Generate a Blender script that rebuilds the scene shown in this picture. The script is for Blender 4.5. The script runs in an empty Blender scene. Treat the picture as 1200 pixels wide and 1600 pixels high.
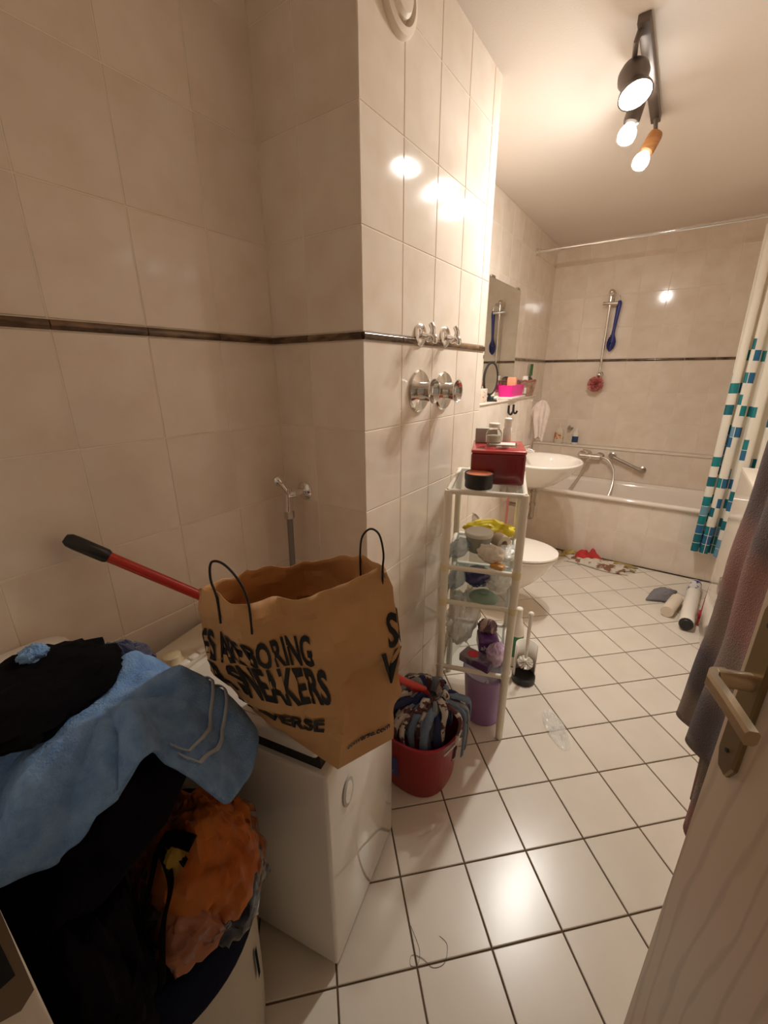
import bpy, bmesh, math, random
from mathutils import Vector, Matrix, noise
random.seed(7)
PI = math.pi
S = bpy.context.scene
C = S.collection

# ------------------------------------------------------------------ camera, world, exposure
cd = bpy.data.cameras.new('camera'); cam = bpy.data.objects.new('camera', cd); C.objects.link(cam)
cd.sensor_fit = 'VERTICAL'; cd.sensor_height = 36.0; cd.lens = 644.164 / 1600 * 36; cd.clip_start = 0.02
PITCH, YAW, ROLL = math.radians(18.642), math.radians(34.7265), math.radians(-0.172)
CAM_H = 1.4319
cam.matrix_world = (Matrix.Translation((0, 0, CAM_H)) @ Matrix.Rotation(YAW, 4, 'Z') @
                    Matrix.Rotation(PI / 2 - PITCH, 4, 'X') @ Matrix.Rotation(-ROLL * -1, 4, 'Z'))
S.camera = cam
W = bpy.data.worlds.new('doorway_fill'); S.world = W; W.use_nodes = True  # ambient fill added behind the open doorway to brighten the alcove
W.node_tree.nodes['Background'].inputs[0].default_value = (1.0, 0.81, 0.62, 1)
W.node_tree.nodes['Background'].inputs[1].default_value = 0.14
S.view_settings.view_transform = 'Standard'; S.view_settings.look = 'None'
S.view_settings.gamma = 1.0; S.view_settings.use_curve_mapping = False
S.view_settings.exposure = 0.65
S.cycles.diffuse_bounces = 8
BULB, SPOT = 900.0, 105.0          # emission strength of the lit glass
LAMP_COL = (1.0, 0.97, 0.91, 1)

# ------------------------------------------------------------------ materials
MATS = {}
def mat(name, col, rough=0.5, metal=0.0, col2=None, scale=8.0, detail=3.0, bump=0.0, bscale=60.0, coat=0.0, trans=0.0,
        alpha=1.0, rnd=0.0, sheen=0.0, emis=None, stretch=None, ior=None, contrast=(0.35, 0.65), spec=0.5):
    if name in MATS: return MATS[name]
    m = bpy.data.materials.new(name); m.use_nodes = True; MATS[name] = m
    N, L = m.node_tree.nodes, m.node_tree.links
    b = N['Principled BSDF']
    b.inputs['Base Color'].default_value = (*col, 1); b.inputs['Roughness'].default_value = rough
    b.inputs['Metallic'].default_value = metal; b.inputs['Coat Weight'].default_value = coat
    b.inputs['Coat Roughness'].default_value = 0.05
    b.inputs['Transmission Weight'].default_value = trans; b.inputs['Alpha'].default_value = alpha
    b.inputs['Sheen Weight'].default_value = sheen; b.inputs['Specular IOR Level'].default_value = spec
    if ior: b.inputs['IOR'].default_value = ior
    if emis:
        b.inputs['Emission Color'].default_value = (*emis[0], 1); b.inputs['Emission Strength'].default_value = emis[1]
    tc = N.new('ShaderNodeTexCoord'); vec = tc.outputs['Object']
    if rnd:
        oi = N.new('ShaderNodeObjectInfo'); ad = N.new('ShaderNodeVectorMath'); ad.operation = 'MULTIPLY_ADD'
        cb = N.new('ShaderNodeCombineXYZ')
        for i in range(3): L.new(oi.outputs['Random'], cb.inputs[i])
        ad.inputs[1].default_value = (37, 91, 53); L.new(cb.outputs[0], ad.inputs[0]); L.new(vec, ad.inputs[2]); vec = ad.outputs[0]
    if stretch:
        mp = N.new('ShaderNodeMapping'); mp.inputs['Scale'].default_value = stretch; L.new(vec, mp.inputs[0]); vec = mp.outputs[0]
    if col2 is not None:
        nz = N.new('ShaderNodeTexNoise'); nz.inputs['Scale'].default_value = scale; nz.inputs['Detail'].default_value = detail
        L.new(vec, nz.inputs['Vector'])
        mr = N.new('ShaderNodeMapRange'); mr.inputs[1].default_value = contrast[0]; mr.inputs[2].default_value = contrast[1]
        L.new(nz.outputs['Fac'], mr.inputs[0])
        mx = N.new('ShaderNodeMix'); mx.data_type = 'RGBA'
        mx.inputs[6].default_value = (*col, 1); mx.inputs[7].default_value = (*col2, 1)
        L.new(mr.outputs[0], mx.inputs[0]); out = mx.outputs[2]
        if rnd:
            hs = N.new('ShaderNodeHueSaturation'); m2 = N.new('ShaderNodeMapRange')
            m2.inputs[3].default_value = 1 - rnd; m2.inputs[4].default_value = 1 + rnd
            L.new(oi.outputs['Random'], m2.inputs[0]); L.new(m2.outputs[0], hs.inputs['Value']); L.new(out, hs.inputs['Color']); out = hs.outputs[0]
        L.new(out, b.inputs['Base Color'])
    if bump:
        n2 = N.new('ShaderNodeTexNoise'); n2.inputs['Scale'].default_value = bscale; n2.inputs['Detail'].default_value = 4
        L.new(vec, n2.inputs['Vector']); bp = N.new('ShaderNodeBump'); bp.inputs['Strength'].default_value = bump
        bp.inputs['Distance'].default_value = 0.004
        L.new(n2.outputs['Fac'], bp.inputs['Height']); L.new(bp.outputs[0], b.inputs['Normal'])
    return m

TILE = mat('wall_tile_glaze', (0.84, 0.745, 0.645), 0.09, col2=(0.77, 0.655, 0.54), scale=9, detail=5, rnd=0.025, bump=0.05, bscale=5, contrast=(0.38, 0.72))
GROUT = mat('wall_grout', (0.88, 0.80, 0.68), 0.8)
FTILE = mat('floor_tile_glaze', (0.73, 0.665, 0.575), 0.24, col2=(0.69, 0.62, 0.53), scale=6, rnd=0.03, bump=0.04, bscale=14)
FGROUT = mat('floor_grout', (0.10, 0.065, 0.04), 0.9, col2=(0.17, 0.11, 0.07), scale=5)
BORDER = mat('border_tile_glaze', (0.045, 0.025, 0.015), 0.14, col2=(0.22, 0.13, 0.07), scale=22, detail=4, rnd=0.2, stretch=(0.6, 2.2, 1))
PLASTER = mat('ceiling_plaster', (0.80, 0.73, 0.66), 0.85, bump=0.12, bscale=180)
PAINT = mat('wall_paint', (0.78, 0.71, 0.62), 0.8)
CERAMIC = mat('white_ceramic', (0.86, 0.80, 0.72), 0.08, coat=0.4)
ENAMEL = mat('tub_enamel', (0.86, 0.78, 0.69), 0.07, coat=0.5)
CHROME = mat('chrome', (0.82, 0.80, 0.78), 0.10, metal=1.0)
STEEL = mat('brushed_steel', (0.50, 0.46, 0.42), 0.32, metal=1.0)
WHITEPL = mat('white_plastic', (0.80, 0.75, 0.67), 0.35)
BLACKPL = mat('black_plastic', (0.015, 0.013, 0.012), 0.4)
GLASS = mat('clear_glass', (0.93, 0.96, 0.95), 0.03, trans=1.0, ior=1.2)
MIRROR = mat('mirror_silver', (0.80, 0.82, 0.78), 0.015, metal=1.0)

# ------------------------------------------------------------------ mesh builder
class M:
    def __init__(s): s.v = []; s.f = []
    def add(s, v, f):
        o = len(s.v); s.v += [Vector(p) for p in v]; s.f += [tuple(i + o for i in q) for q in f]; return s
    def box(s, c, d, rz=0, bev=0, seg=2, rot=None):
        bm = bmesh.new(); bmesh.ops.create_cube(bm, size=1)
        bmesh.ops.scale(bm, vec=d, verts=bm.verts)
        if bev: bmesh.ops.bevel(bm, geom=bm.edges[:], offset=bev, segments=seg, profile=0.5, affect='EDGES')
        R = (rot or Matrix.Rotation(rz, 4, 'Z')); T = Matrix.Translation(c) @ R.to_4x4()
        bm.verts.index_update()
        s.add([T @ v.co for v in bm.verts], [[v.index for v in f.verts] for f in bm.faces]); bm.free(); return s
    def loft(s, secs, closed=True, cap0=True, cap1=True):
        n = len(secs[0]); o = len(s.v)
        for q in secs: s.v += [Vector(p) for p in q]
        for i in range(len(secs) - 1):
            for j in range(n if closed else n - 1):
                a, b = o + i * n + j, o + i * n + (j + 1) % n
                s.f.append((a, b, b + n, a + n))
        if closed and cap0: s.f.append(tuple(o + j for j in reversed(range(n))))
        if closed and cap1: s.f.append(tuple(o + (len(secs) - 1) * n + j for j in range(n)))
        return s
    def lathe(s, prof, n=24, c=(0, 0, 0), axis=None, cap0=True, cap1=True, sx=1, sy=1):
        R = Vector((0, 0, 1)).rotation_difference(Vector(axis)).to_matrix() if axis is not None else Matrix.Identity(3)
        c = Vector(c)
        return s.loft([[c + R @ Vector((r * sx * math.cos(2 * PI * k / n), r * sy * math.sin(2 * PI * k / n), z)) for k in range(n)] for r, z in prof], True, cap0, cap1)
    def tube(s, pts, r, n=10, cap=True):
        P = [Vector(p) for p in pts]; secs = []; up = None
        for i, p in enumerate(P):
            t = (P[min(i + 1, len(P) - 1)] - P[max(i - 1, 0)]).normalized()
            if up is None: up = t.orthogonal().normalized()
            up = (up - t * up.dot(t)).normalized(); w = t.cross(up)
            rr = r[i] if isinstance(r, (list, tuple)) else r
            secs.append([p + (up * math.cos(2 * PI * k / n) + w * math.sin(2 * PI * k / n)) * rr for k in range(n)])
        return s.loft(secs, True, cap, cap)
    def grid(s, nu, nv, fn):
        o = len(s.v)
        for i in range(nu + 1):
            for j in range(nv + 1): s.v.append(Vector(fn(i / nu, j / nv)))
        for i in range(nu):
            for j in range(nv):
                a = o + i * (nv + 1) + j; s.f.append((a, a + nv + 1, a + nv + 2, a + 1))
        return s
    def ball(s, c, r, n=16, m=10, rot=None):
        r = Vector(r) if not isinstance(r, (int, float)) else Vector((r, r, r)); R = rot or Matrix.Identity(3)
        secs = []
        for i in range(m + 1):
            a = -PI / 2 + PI * (i * 0.98 + m * 0.01) / m
            secs.append([Vector(c) + R @ Vector((r.x * math.cos(a) * math.cos(2 * PI * k / n), r.y * math.cos(a) * math.sin(2 * PI * k / n), r.z * math.sin(a))) for k in range(n)])
        return s.loft(secs)
    def lump(s, c, r, seed=0, amp=0.25, fr=2.2, n=40, m=20, flat=None, fold=0.0):
        c = Vector(c); r = Vector(r); off = Vector((seed * 3.7, seed * 1.9, seed * 7.3)); secs = []
        for i in range(m + 1):
            a = -PI / 2 + PI * (i * 0.98 + m * 0.01) / m; q = []
            for k in range(n):
                d = Vector((math.cos(a) * math.cos(2 * PI * k / n), math.cos(a) * math.sin(2 * PI * k / n), math.sin(a)))
                f = 1 + amp * noise.fractal(d * fr + off, 1.0, 2.0, 4)
                if fold: f += fold * (abs(noise.noise(d * fr * 2.3 + off * 2)) - 0.2)
                p = c + Vector((d.x * r.x, d.y * r.y, d.z * r.z)) * f
                if flat is not None: p.z = max(p.z, flat)
                q.append(p)
            secs.append(q)
        return s.loft(secs)
    def build(s, name, m, parent=None, smooth=True, solid=0, sub=0, ang=38, offset=-1):
        me = bpy.data.meshes.new(name); me.from_pydata([tuple(v) for v in s.v], [], s.f); me.update()
        if isinstance(m, (list, tuple)):
            for q in m: me.materials.append(q)
        else: me.materials.append(m)
        bm = bmesh.new(); bm.from_mesh(me); bmesh.ops.recalc_face_normals(bm, faces=bm.faces); bm.to_mesh(me); bm.free()
        if smooth:
            for p in me.polygons: p.use_smooth = True
            me.set_sharp_from_angle(angle=math.radians(ang))
        o = bpy.data.objects.new(name, me); C.objects.link(o); o.parent = parent
        if solid:
            md = o.modifiers.new('thickness', 'SOLIDIFY'); md.thickness = solid; md.offset = offset
        if sub:
            md = o.modifiers.new('smooth', 'SUBSURF'); md.levels = sub; md.render_levels = sub
        return o

def tag(o, label, cat, group=None, kind=None):
    o['label'] = label; o['category'] = cat
    if group: o['group'] = group
    if kind: o['kind'] = kind
    return o
def thing(name, label, cat, loc=(0, 0, 0), rz=0, group=None):
    o = bpy.data.objects.new(name, None); C.objects.link(o); o.empty_display_size = 0.05
    o.location = loc; o.rotation_euler = (0, 0, rz); return tag(o, label, cat, group)
def struct(o): o['kind'] = 'structure'; return o

# ------------------------------------------------------------------ room shell
XA, XD, XC, YB, YC, YE, XR, ZC = -1.114, -1.103, -0.749, 0.981, 1.858, 4.265, 0.62, 2.4708
YF = -0.02
ZT, ZB, TH, TW = 1.5416, 1.519, 0.252, 0.202
TCACHE = {}
def tile_mesh(w, h, kind):
    k = (round(w, 3), round(h, 3), kind)
    if k in TCACHE: return TCACHE[k]
    j, ch, d = 0.0011, 0.0016, 0.004
    m = M(); a, b = w / 2 - j, h / 2 - j
    if kind == 'border':
        secs = []
        for x in (-a, a):
            secs.append([(x, -b, -d)] + [(x, -b * math.cos(q), 0.007 * math.sin(q) ** 0.7 if 0 < q < PI else 0) for q in [i * PI / 6 for i in range(7)]] + [(x, b, -d)])
        m.loft(secs)
    else:
        m.loft([[(-a, -b, -d), (a, -b, -d), (a, b, -d), (-a, b, -d)], [(-a, -b, -ch), (a, -b, -ch), (a, b, -ch), (-a, b, -ch)],
                [(-a + ch, -b + ch, 0), (a - ch, -b + ch, 0), (a - ch, b - ch, 0), (-a + ch, b - ch, 0)]])
    me = bpy.data.meshes.new('border_tile' if kind == 'border' else 'wall_tile')
    me.from_pydata([tuple(v) for v in m.v], [], m.f); me.update()
    me.materials.append(BORDER if kind == 'border' else TILE)
    if kind == 'border':
        for p in me.polygons: p.use_smooth = True
        me.set_sharp_from_angle(angle=math.radians(50))
    TCACHE[k] = me; return me
def rows_between(z0, z1, trim=True):
    cuts = []; z = ZT
    up = [ZT + i * TH for i in range(0, 5)]; dn = [ZB - i * TH for i in range(0, 7)]
    r = []
    for a, b in zip(up, up[1:]): r.append((a, b, 'tile'))
    if trim: r.append((ZB, ZT, 'border'))
    for a, b in zip(dn[1:], dn): r.append((a, b, 'tile'))
    out = []
    for a, b, k in r:
        if a < 0.02: a = 0.0
        a2, b2 = max(a, z0), min(b, z1)
        if b2 - a2 > 0.008: out.append((a2, b2, k))
    return out
def tile_wall(name, o, u, nrm, cuts, z0, z1, thick=0.05, rows=None, ext=(0.0, 0.0)):
    """o: point on the tile face with u=0; u, nrm: unit directions; cuts: u joints"""
    o, u, nrm = Vector(o), Vector(u), Vector(nrm); up = Vector((0, 0, 1))
    c = o + u * (cuts[0] - ext[0] + cuts[-1] + ext[1]) / 2 + up * (z0 + z1) / 2 - nrm * (0.0019 + thick / 2)
    d = Vector([abs(u[i]) * (cuts[-1] - cuts[0] + ext[0] + ext[1]) + abs(nrm[i]) * thick + abs(up[i]) * (z1 - z0) for i in range(3)])
    w = struct(M().box(c, d).build(name, GROUT, smooth=False))
    for a, b, k in (rows or rows_between(z0, z1)):
        for p, q in zip(cuts, cuts[1:]):
            if q - p < 0.012: continue
            t = bpy.data.objects.new('border_tile' if k == 'border' else 'wall_tile', tile_mesh(q - p, b - a, k)); C.objects.link(t)
            R = Matrix((u, up, u.cross(up))).transposed()
            if u.cross(up).dot(nrm) < 0: R = Matrix((-u, up, (-u).cross(up))).transposed()
            t.matrix_basis = Matrix.Translation(o + u * (p + q) / 2 + up * (a + b) / 2) @ R.to_4x4()
            t.parent = w
    return w
def cuts_from(a, b, off, step=TW):
    k = math.ceil((a - off) / step - 1e-6); r = [a]; x = off + k * step
    while x < b - 0.012:
        if x > a + 0.012: r.append(x)
        x += step
    return r + [b]

tile_wall('wall_left', (XA, 0, 0), (0, 1, 0), (1, 0, 0), cuts_from(YF, YB, 0.3773), 0, ZC, ext=(.1, .05))
tile_wall('wall_shaft_front', (0, YB, 0), (1, 0, 0), (0, -1, 0), [XA, -0.955, XC], 0, ZC, ext=(0, -.004))
tile_wall('wall_shaft_side', (XC, 0, 0), (0, 1, 0), (1, 0, 0), cuts_from(YB, YC, YB), 0, ZC, ext=(-.004, -.004))
tile_wall('wall_shaft_rear', (0, YC, 0), (1, 0, 0), (0, 1, 0), [XD, -0.951, XC], 0, ZC, ext=(0, -.004))
tile_wall('wall_left_rear', (XD, 0, 0), (0, 1, 0), (1, 0, 0), cuts_from(YC, YE, YE - 12 * TW + 0.05), 0, ZC, ext=(.05, .05))
tile_wall('wall_back', (0, YE, 0), (1, 0, 0), (0, -1, 0), cuts_from(XD, XR, -1.0318), 0, ZC, ext=(0, .05))
tile_wall('wall_right', (XR, 0, 0), (0, 1, 0), (-1, 0, 0), cuts_from(YF, YE, 0.1), 0, ZC, ext=(.15, .05))
for k_, (x_, y_) in enumerate(((XA, YB), (XD, YE), (XR, YE))):
    struct(M().lathe([(.0035, 0), (.0035, ZC)], 8, (x_, y_, 0)).build('trim_%d' % (k_ + 2), mat('corner_caulk', (.74, .62, .48), .6)))
struct(M().box(((XA + XR) / 2, 1.9, ZC + 0.05), (XR - XA + 0.3, 5.2, 0.1)).build('ceiling', PLASTER, smooth=False))
# front wall with the doorway the picture is taken from
DL, DR = -0.40, 0.415
wf = M().box(((XA + DL) / 2 - 0.03, YF - 0.06, ZC / 2), (DL - XA - 0.06, 0.12, ZC))
wf.box(((XR + DR) / 2 + 0.03, YF - 0.06, ZC / 2), (XR - DR - 0.06, 0.12, ZC))
wf.box(((DL + DR) / 2, YF - 0.06, (ZC + 2.04) / 2), (DR - DL + 0.2, 0.12, ZC - 2.04))
struct(wf.build('wall_front', PAINT, smooth=False))

# floor: tiles laid diagonally
fl = struct(M().box(((XA + XR) / 2, 1.95, -0.03), (XR - XA, 4.7, 0.05)).build('floor', FGROUT, smooth=False))
def clip(poly, ax, v, keep_less):
    out = []
    for i, p in enumerate(poly):
        q = poly[(i + 1) % len(poly)]
        ip = (p[ax] <= v) == keep_less; iq = (q[ax] <= v) == keep_less
        if ip: out.append(p)
        if ip != iq:
            t = (v - p[ax]) / (q[ax] - p[ax]); out.append((p[0] + t * (q[0] - p[0]), p[1] + t * (q[1] - p[1])))
    return out
FS = 0.2025; FA = PI / 4 + math.radians(-0.305)
ui, uj = (math.cos(FA), math.sin(FA)), (-math.sin(FA), math.cos(FA)); FX, FY = -0.57685, 0.27348
fmesh = None
for i in range(-6, 22):
    for j in range(-10, 18):
        x0, y0 = FX + FS * ((i + .5) * ui[0] + (j + .5) * uj[0]), FY + FS * ((i + .5) * ui[1] + (j + .5) * uj[1])
        if not (XA - .2 < x0 < XR + .2 and -0.35 < y0 < 3.7): continue
        h = FS / 2 - 0.0024
        P = [(x0 + h * (a * ui[0] + b * uj[0]), y0 + h * (a * ui[1] + b * uj[1])) for a, b in ((-1, -1), (1, -1), (1, 1), (-1, 1))]
        full = all(XA + .004 < p[0] < XR - .004 and -0.2 < p[1] < 3.49 for p in P)
        if full:
            if fmesh is None:
                m = M(); c = 0.0015
                m.loft([[(-h, -h, -.005), (h, -h, -.005), (h, h, -.005), (-h, h, -.005)], [(-h, -h, -c), (h, -h, -c), (h, h, -c), (-h, h, -c)],
                        [(-h + c, -h + c, 0), (h - c, -h + c, 0), (h - c, h - c, 0), (-h + c, h - c, 0)]])
                t = m.build('floor_tile', FTILE, smooth=False); fmesh = t.data
            else:
                t = bpy.data.objects.new('floor_tile', fmesh); C.objects.link(t)
            t.location = (x0, y0, 0); t.rotation_euler = (0, 0, FA); t.parent = fl
        else:
            for ax, v, k in ((0, XA + .004, False), (0, XR - .004, True), (1, -0.2, False), (1, 3.49, True)):
                P = clip(P, ax, v, k)
                if len(P) < 3: break
            if len(P) < 3: continue
            cx, cy = sum(p[0] for p in P) / len(P), sum(p[1] for p in P) / len(P)
            L = [(p[0] - cx, p[1] - cy) for p in P]
            t = M().loft([[(p[0], p[1], -.005) for p in L], [(p[0], p[1], 0) for p in L]]).build('floor_tile', FTILE, smooth=False)
            t.location = (cx, cy, 0); t.parent = fl

# installation wall behind basin and toilet with the ledge on top
XP, YP, ZP = -0.95, 3.5, 1.26
pw = tile_wall('wall_installation', (XP, 0, 0), (0, 1, 0), (1, 0, 0), cuts_from(YC + 0.004, YP, YP - 8 * TW), 0, ZP - 0.012,
               thick=0.14, rows=[(a, b, k) for a, b, k in rows_between(0, ZP - 0.012, False)])
LEDGE = mat('ledge_tile', (0.82, 0.74, 0.64), 0.12)
lg = M().box(((XD + XP) / 2 + 0.004, (YC + YP) / 2 + 0.004, ZP - 0.006), (XP - XD + 0.008, YP - YC, 0.012), bev=0.004).build('ledge_slab', LEDGE, pw)
# tub apron and back ledge
YT, ZRIM = 3.5, 0.52
tile_wall('wall_tub_apron', (0, YT + 0.015, 0), (1, 0, 0), (0, -1, 0), cuts_from(XD + 0.005, XR, -1.0318), 0, ZRIM - 0.03, thick=0.03,
          rows=[(0.0, 0.245, 'tile'), (0.245, ZRIM - 0.03, 'tile')])
YL, ZL = 4.14, 0.79
ld = tile_wall('wall_tub_ledge', (0, YL, 0), (1, 0, 0), (0, -1, 0), cuts_from(XD + 0.005, XR, -1.0318), 0.30, ZL - 0.012, thick=0.11,
               rows=[(0.50, ZL - 0.012, 'tile')])
M().box(((XD + XR) / 2, (YL + YE) / 2 - 0.004, ZL - 0.005), (XR - XD - 0.01, YE - YL + 0.01, 0.013), bev=0.005).build('ledge_slab', LEDGE, ld)

# ------------------------------------------------------------------ bathtub
def rrect(cx, cy, hx, hy, r, z, n=6):
    q = []
    for sx, sy, a0 in ((1, -1, -PI / 2), (1, 1, 0), (-1, 1, PI / 2), (-1, -1, PI)):
        for i in range(n + 1):
            a = a0 + PI / 2 * i / n; q.append((cx + sx * (hx - r) + r * math.cos(a), cy + sy * (hy - r) + r * math.sin(a), z))
    return q
tubx, tuby = (XD + XR) / 2, (YT - 0.012 + YL - 0.006) / 2; hx, hy = (XR - XD) / 2 - 0.008, (YL - 0.006 - YT + 0.012) / 2
bt = thing('bathtub', 'cream enamel built-in bathtub behind the tiled apron', 'bathtub', (tubx, tuby, 0))
m = M(); secs = []
for hxx, hyy, r, z in ((hx - .012, hy - .012, .03, ZRIM - .032), (hx - .001, hy - .001, .03, ZRIM - .022), (hx, hy, .03, ZRIM - .010), (hx - .006, hy - .006, .03, ZRIM),
                       (hx - .05, hy - .04, .06, ZRIM + .002), (hx - .075, hy - .058, .09, ZRIM - .006), (hx - .085, hy - .068, .11, ZRIM - .03),
                       (hx - .13, hy - .09, .14, .33), (hx - .19, hy - .12, .16, .18), (hx - .26, hy - .17, .15, .125), (hx - .5, hy - .25, .05, .115)):
    secs.append(rrect(0, 0, hxx, hyy, r, z))
m.loft(secs, cap0=False); m.build('basin', ENAMEL, bt, ang=60)
M().lathe([(.028, 0), (.028, .006), (.02, .009)], 16, (-hx + .147, 0.0, 0.40), axis=(1, 0, 0.28)).build('overflow_cap', CHROME, bt)

# tub mixer with hose
mx = thing('bath_mixer_tap', 'chrome bath mixer tap with lever and shower hose above the bathtub', 'tap', (-0.57, YL, 0.715))
b = M().tube([(-.085, -.055, 0), (.085, -.055, 0)], .024, 16); b.tube([(0, -.05, -.01), (0, -.13, -.03)], [.018, .015], 12)
b.build('body', CHROME, mx)
for sx in (-.075, .075):
    M().lathe([(.036, 0), (.036, .006), (.024, .02), (.016, .05)], 20, (sx, 0, 0), axis=(0, -1, 0)).build('escutcheon', CHROME, mx)
M().tube([(0, -.055, .02), (-.005, -.06, .04), (-.03, -.10, .062), (-.05, -.13, .066)], [.018, .014, .009, .008], 10).build('lever', CHROME, mx)
HOSE = mat('metal_hose', (0.62, 0.57, 0.50), 0.35, metal=0.8)
def smoothpath(pts, n=8):
    P = [Vector(p) for p in pts]; out = []
    for i in range(len(P) - 1):
        a, b, c, d = P[max(i - 1, 0)], P[i], P[i + 1], P[min(i + 2, len(P) - 1)]
        for k in range(n):
            t = k / n; out.append(0.5 * ((2 * b) + (c - a) * t + (2 * a - 5 * b + 4 * c - d) * t * t + (3 * b - a - 3 * c + d) * t ** 3))
    return out + [P[-1]]
M().tube(smoothpath([(.09, -.055, 0), (.15, -.07, -.015), (.205, -.09, -.09), (.222, -.13, -.2), (.21, -.2, -.31), (.17, -.26, -.42)]), .009, 8).build('hose', HOSE, mx)
hs2 = M().tube(smoothpath([(-.02, -.055, -.02), (-.03, -.07, -.09), (-.06, -.1, -.19), (-.11, -.15, -.3), (-.13, -.2, -.38)]), .009, 8); hs2.build('hose', HOSE, mx)
gb = thing('grab_bar', 'short slanted metal grab bar on the tiles above the bathtub', 'grab bar', (-0.397, YL, 0.731))
M().tube(smoothpath([(0, -.055, 0), (.243, -.055, -.1)], 4), .014, 12).build('bar', STEEL, gb)
for p in ((0, 0, 0), (.243, 0, -.1)):
    M().lathe([(.03, 0), (.03, .008), (.018, .014), (.016, .07), (.01, .076)], 16, p, axis=(0, -1, 0)).build('mount', STEEL, gb)

# shower rail on the back wall
RX = -0.615
sr = thing('shower_rail', 'vertical chrome shower rail on the back wall with holder at top', 'shower rail', (RX, YE, 1.40))
M().tube([(0, -.06, 0.02), (0, -.06, .62)], .011, 12).build('rail', CHROME, sr)
for z in (0.015, .60):
    M().lathe([(.026, 0), (.026, .008), (.014, .02), (.014, .055)], 16, (0, 0, z), axis=(0, -1, 0)).build('wall_mount', CHROME, sr)
M().ball((0, -.06, .01), .024).build('end_knob', CHROME, sr)
M().ball((0, -.062, .66), .024).build('end_knob', CHROME, sr)
m = M().tube([(0, -.06, .55), (0, -.06, .65)], .018, 14); m.tube([(-.05, -.065, .575), (.06, -.075, .572)], .015, 12); m.tube([(0, -.06, .63), (.03, -.10, .645)], .012, 10)
m.build('slider', CHROME, sr)

BLUEPL = mat('dark_blue_plastic', (0.02, 0.03, 0.22), 0.35)
br = thing('bath_brush', 'dark blue long-handled bath brush hanging beside the shower rail', 'brush', (-0.552, YE - 0.055, 1.60))
secs = []
for t, w in ((0, .006), (.06, .026), (.13, .034), (.2, .034), (.27, .024), (.33, .014), (.42, .012), (.6, .014), (.75, .016), (.86, .018), (.93, .018), (.98, .01)):
    z = t * .40; x = -.014 + .020 * t; secs.append([(x + w * math.cos(a), 0.010 * math.sin(a) * (1.3 if t < .35 else 1), z) for a in [2 * PI * k / 12 for k in range(12)]])
M().loft(secs).build('handle', BLUEPL, br)
NAVYB = mat('brush_bristles', (0.012, 0.014, 0.06), 0.9)
m = M(); random.seed(3)
for i in range(60):
    a = random.random() * 2 * PI; r = math.sqrt(random.random()); px, pz = .026 * r * math.cos(a) - .014, .075 + .06 * r * math.sin(a)
    m.tube([(px, -.008, pz), (px, -.03, pz)], .0022, 4)
o = m.build('bristles', NAVYB, br); o['kind'] = 'stuff'
m = M().tube(smoothpath([(.006, 0, .385), (.004, -.002, .41), (.0, .0, .43)]), .004, 6).build('loop', CHROME, br)

PINKNET = mat('pink_net', (0.62, 0.16, 0.15), 0.7, col2=(0.80, 0.38, 0.34), scale=60)
m = M(); random.seed(5)
for i in range(60):
    z = random.uniform(-1, 1); a = random.random() * 2 * PI; d = Vector((math.sqrt(1 - z * z) * math.cos(a), math.sqrt(1 - z * z) * math.sin(a), z))
    t1 = d.orthogonal().normalized(); t2 = d.cross(t1); ph = random.random() * 6; r = .062 * random.uniform(.78, 1.0)
    def pf(u, v, d=d, t1=t1, t2=t2, ph=ph, r=r):
        aa = u * 2 * PI; q = .003 + v * .024
        return d * (r * (.35 + .65 * v)) + (t1 * math.cos(aa) + t2 * math.sin(aa)) * q * (1 + .35 * math.sin(4 * aa + ph))
    m.grid(14, 2, pf)
o = m.build('bath_puff', PINKNET); o.location = (-0.632, 4.185, 1.335); tag(o, 'pink netting bath puff hanging below the shower rail', 'bath puff')
m = M().tube(smoothpath([(0, 0, .02), (.004, .004, .06), (.012, .012, .085), (.012, .03, .08)]), .002, 5).build('cord', PINKNET, o)

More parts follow.
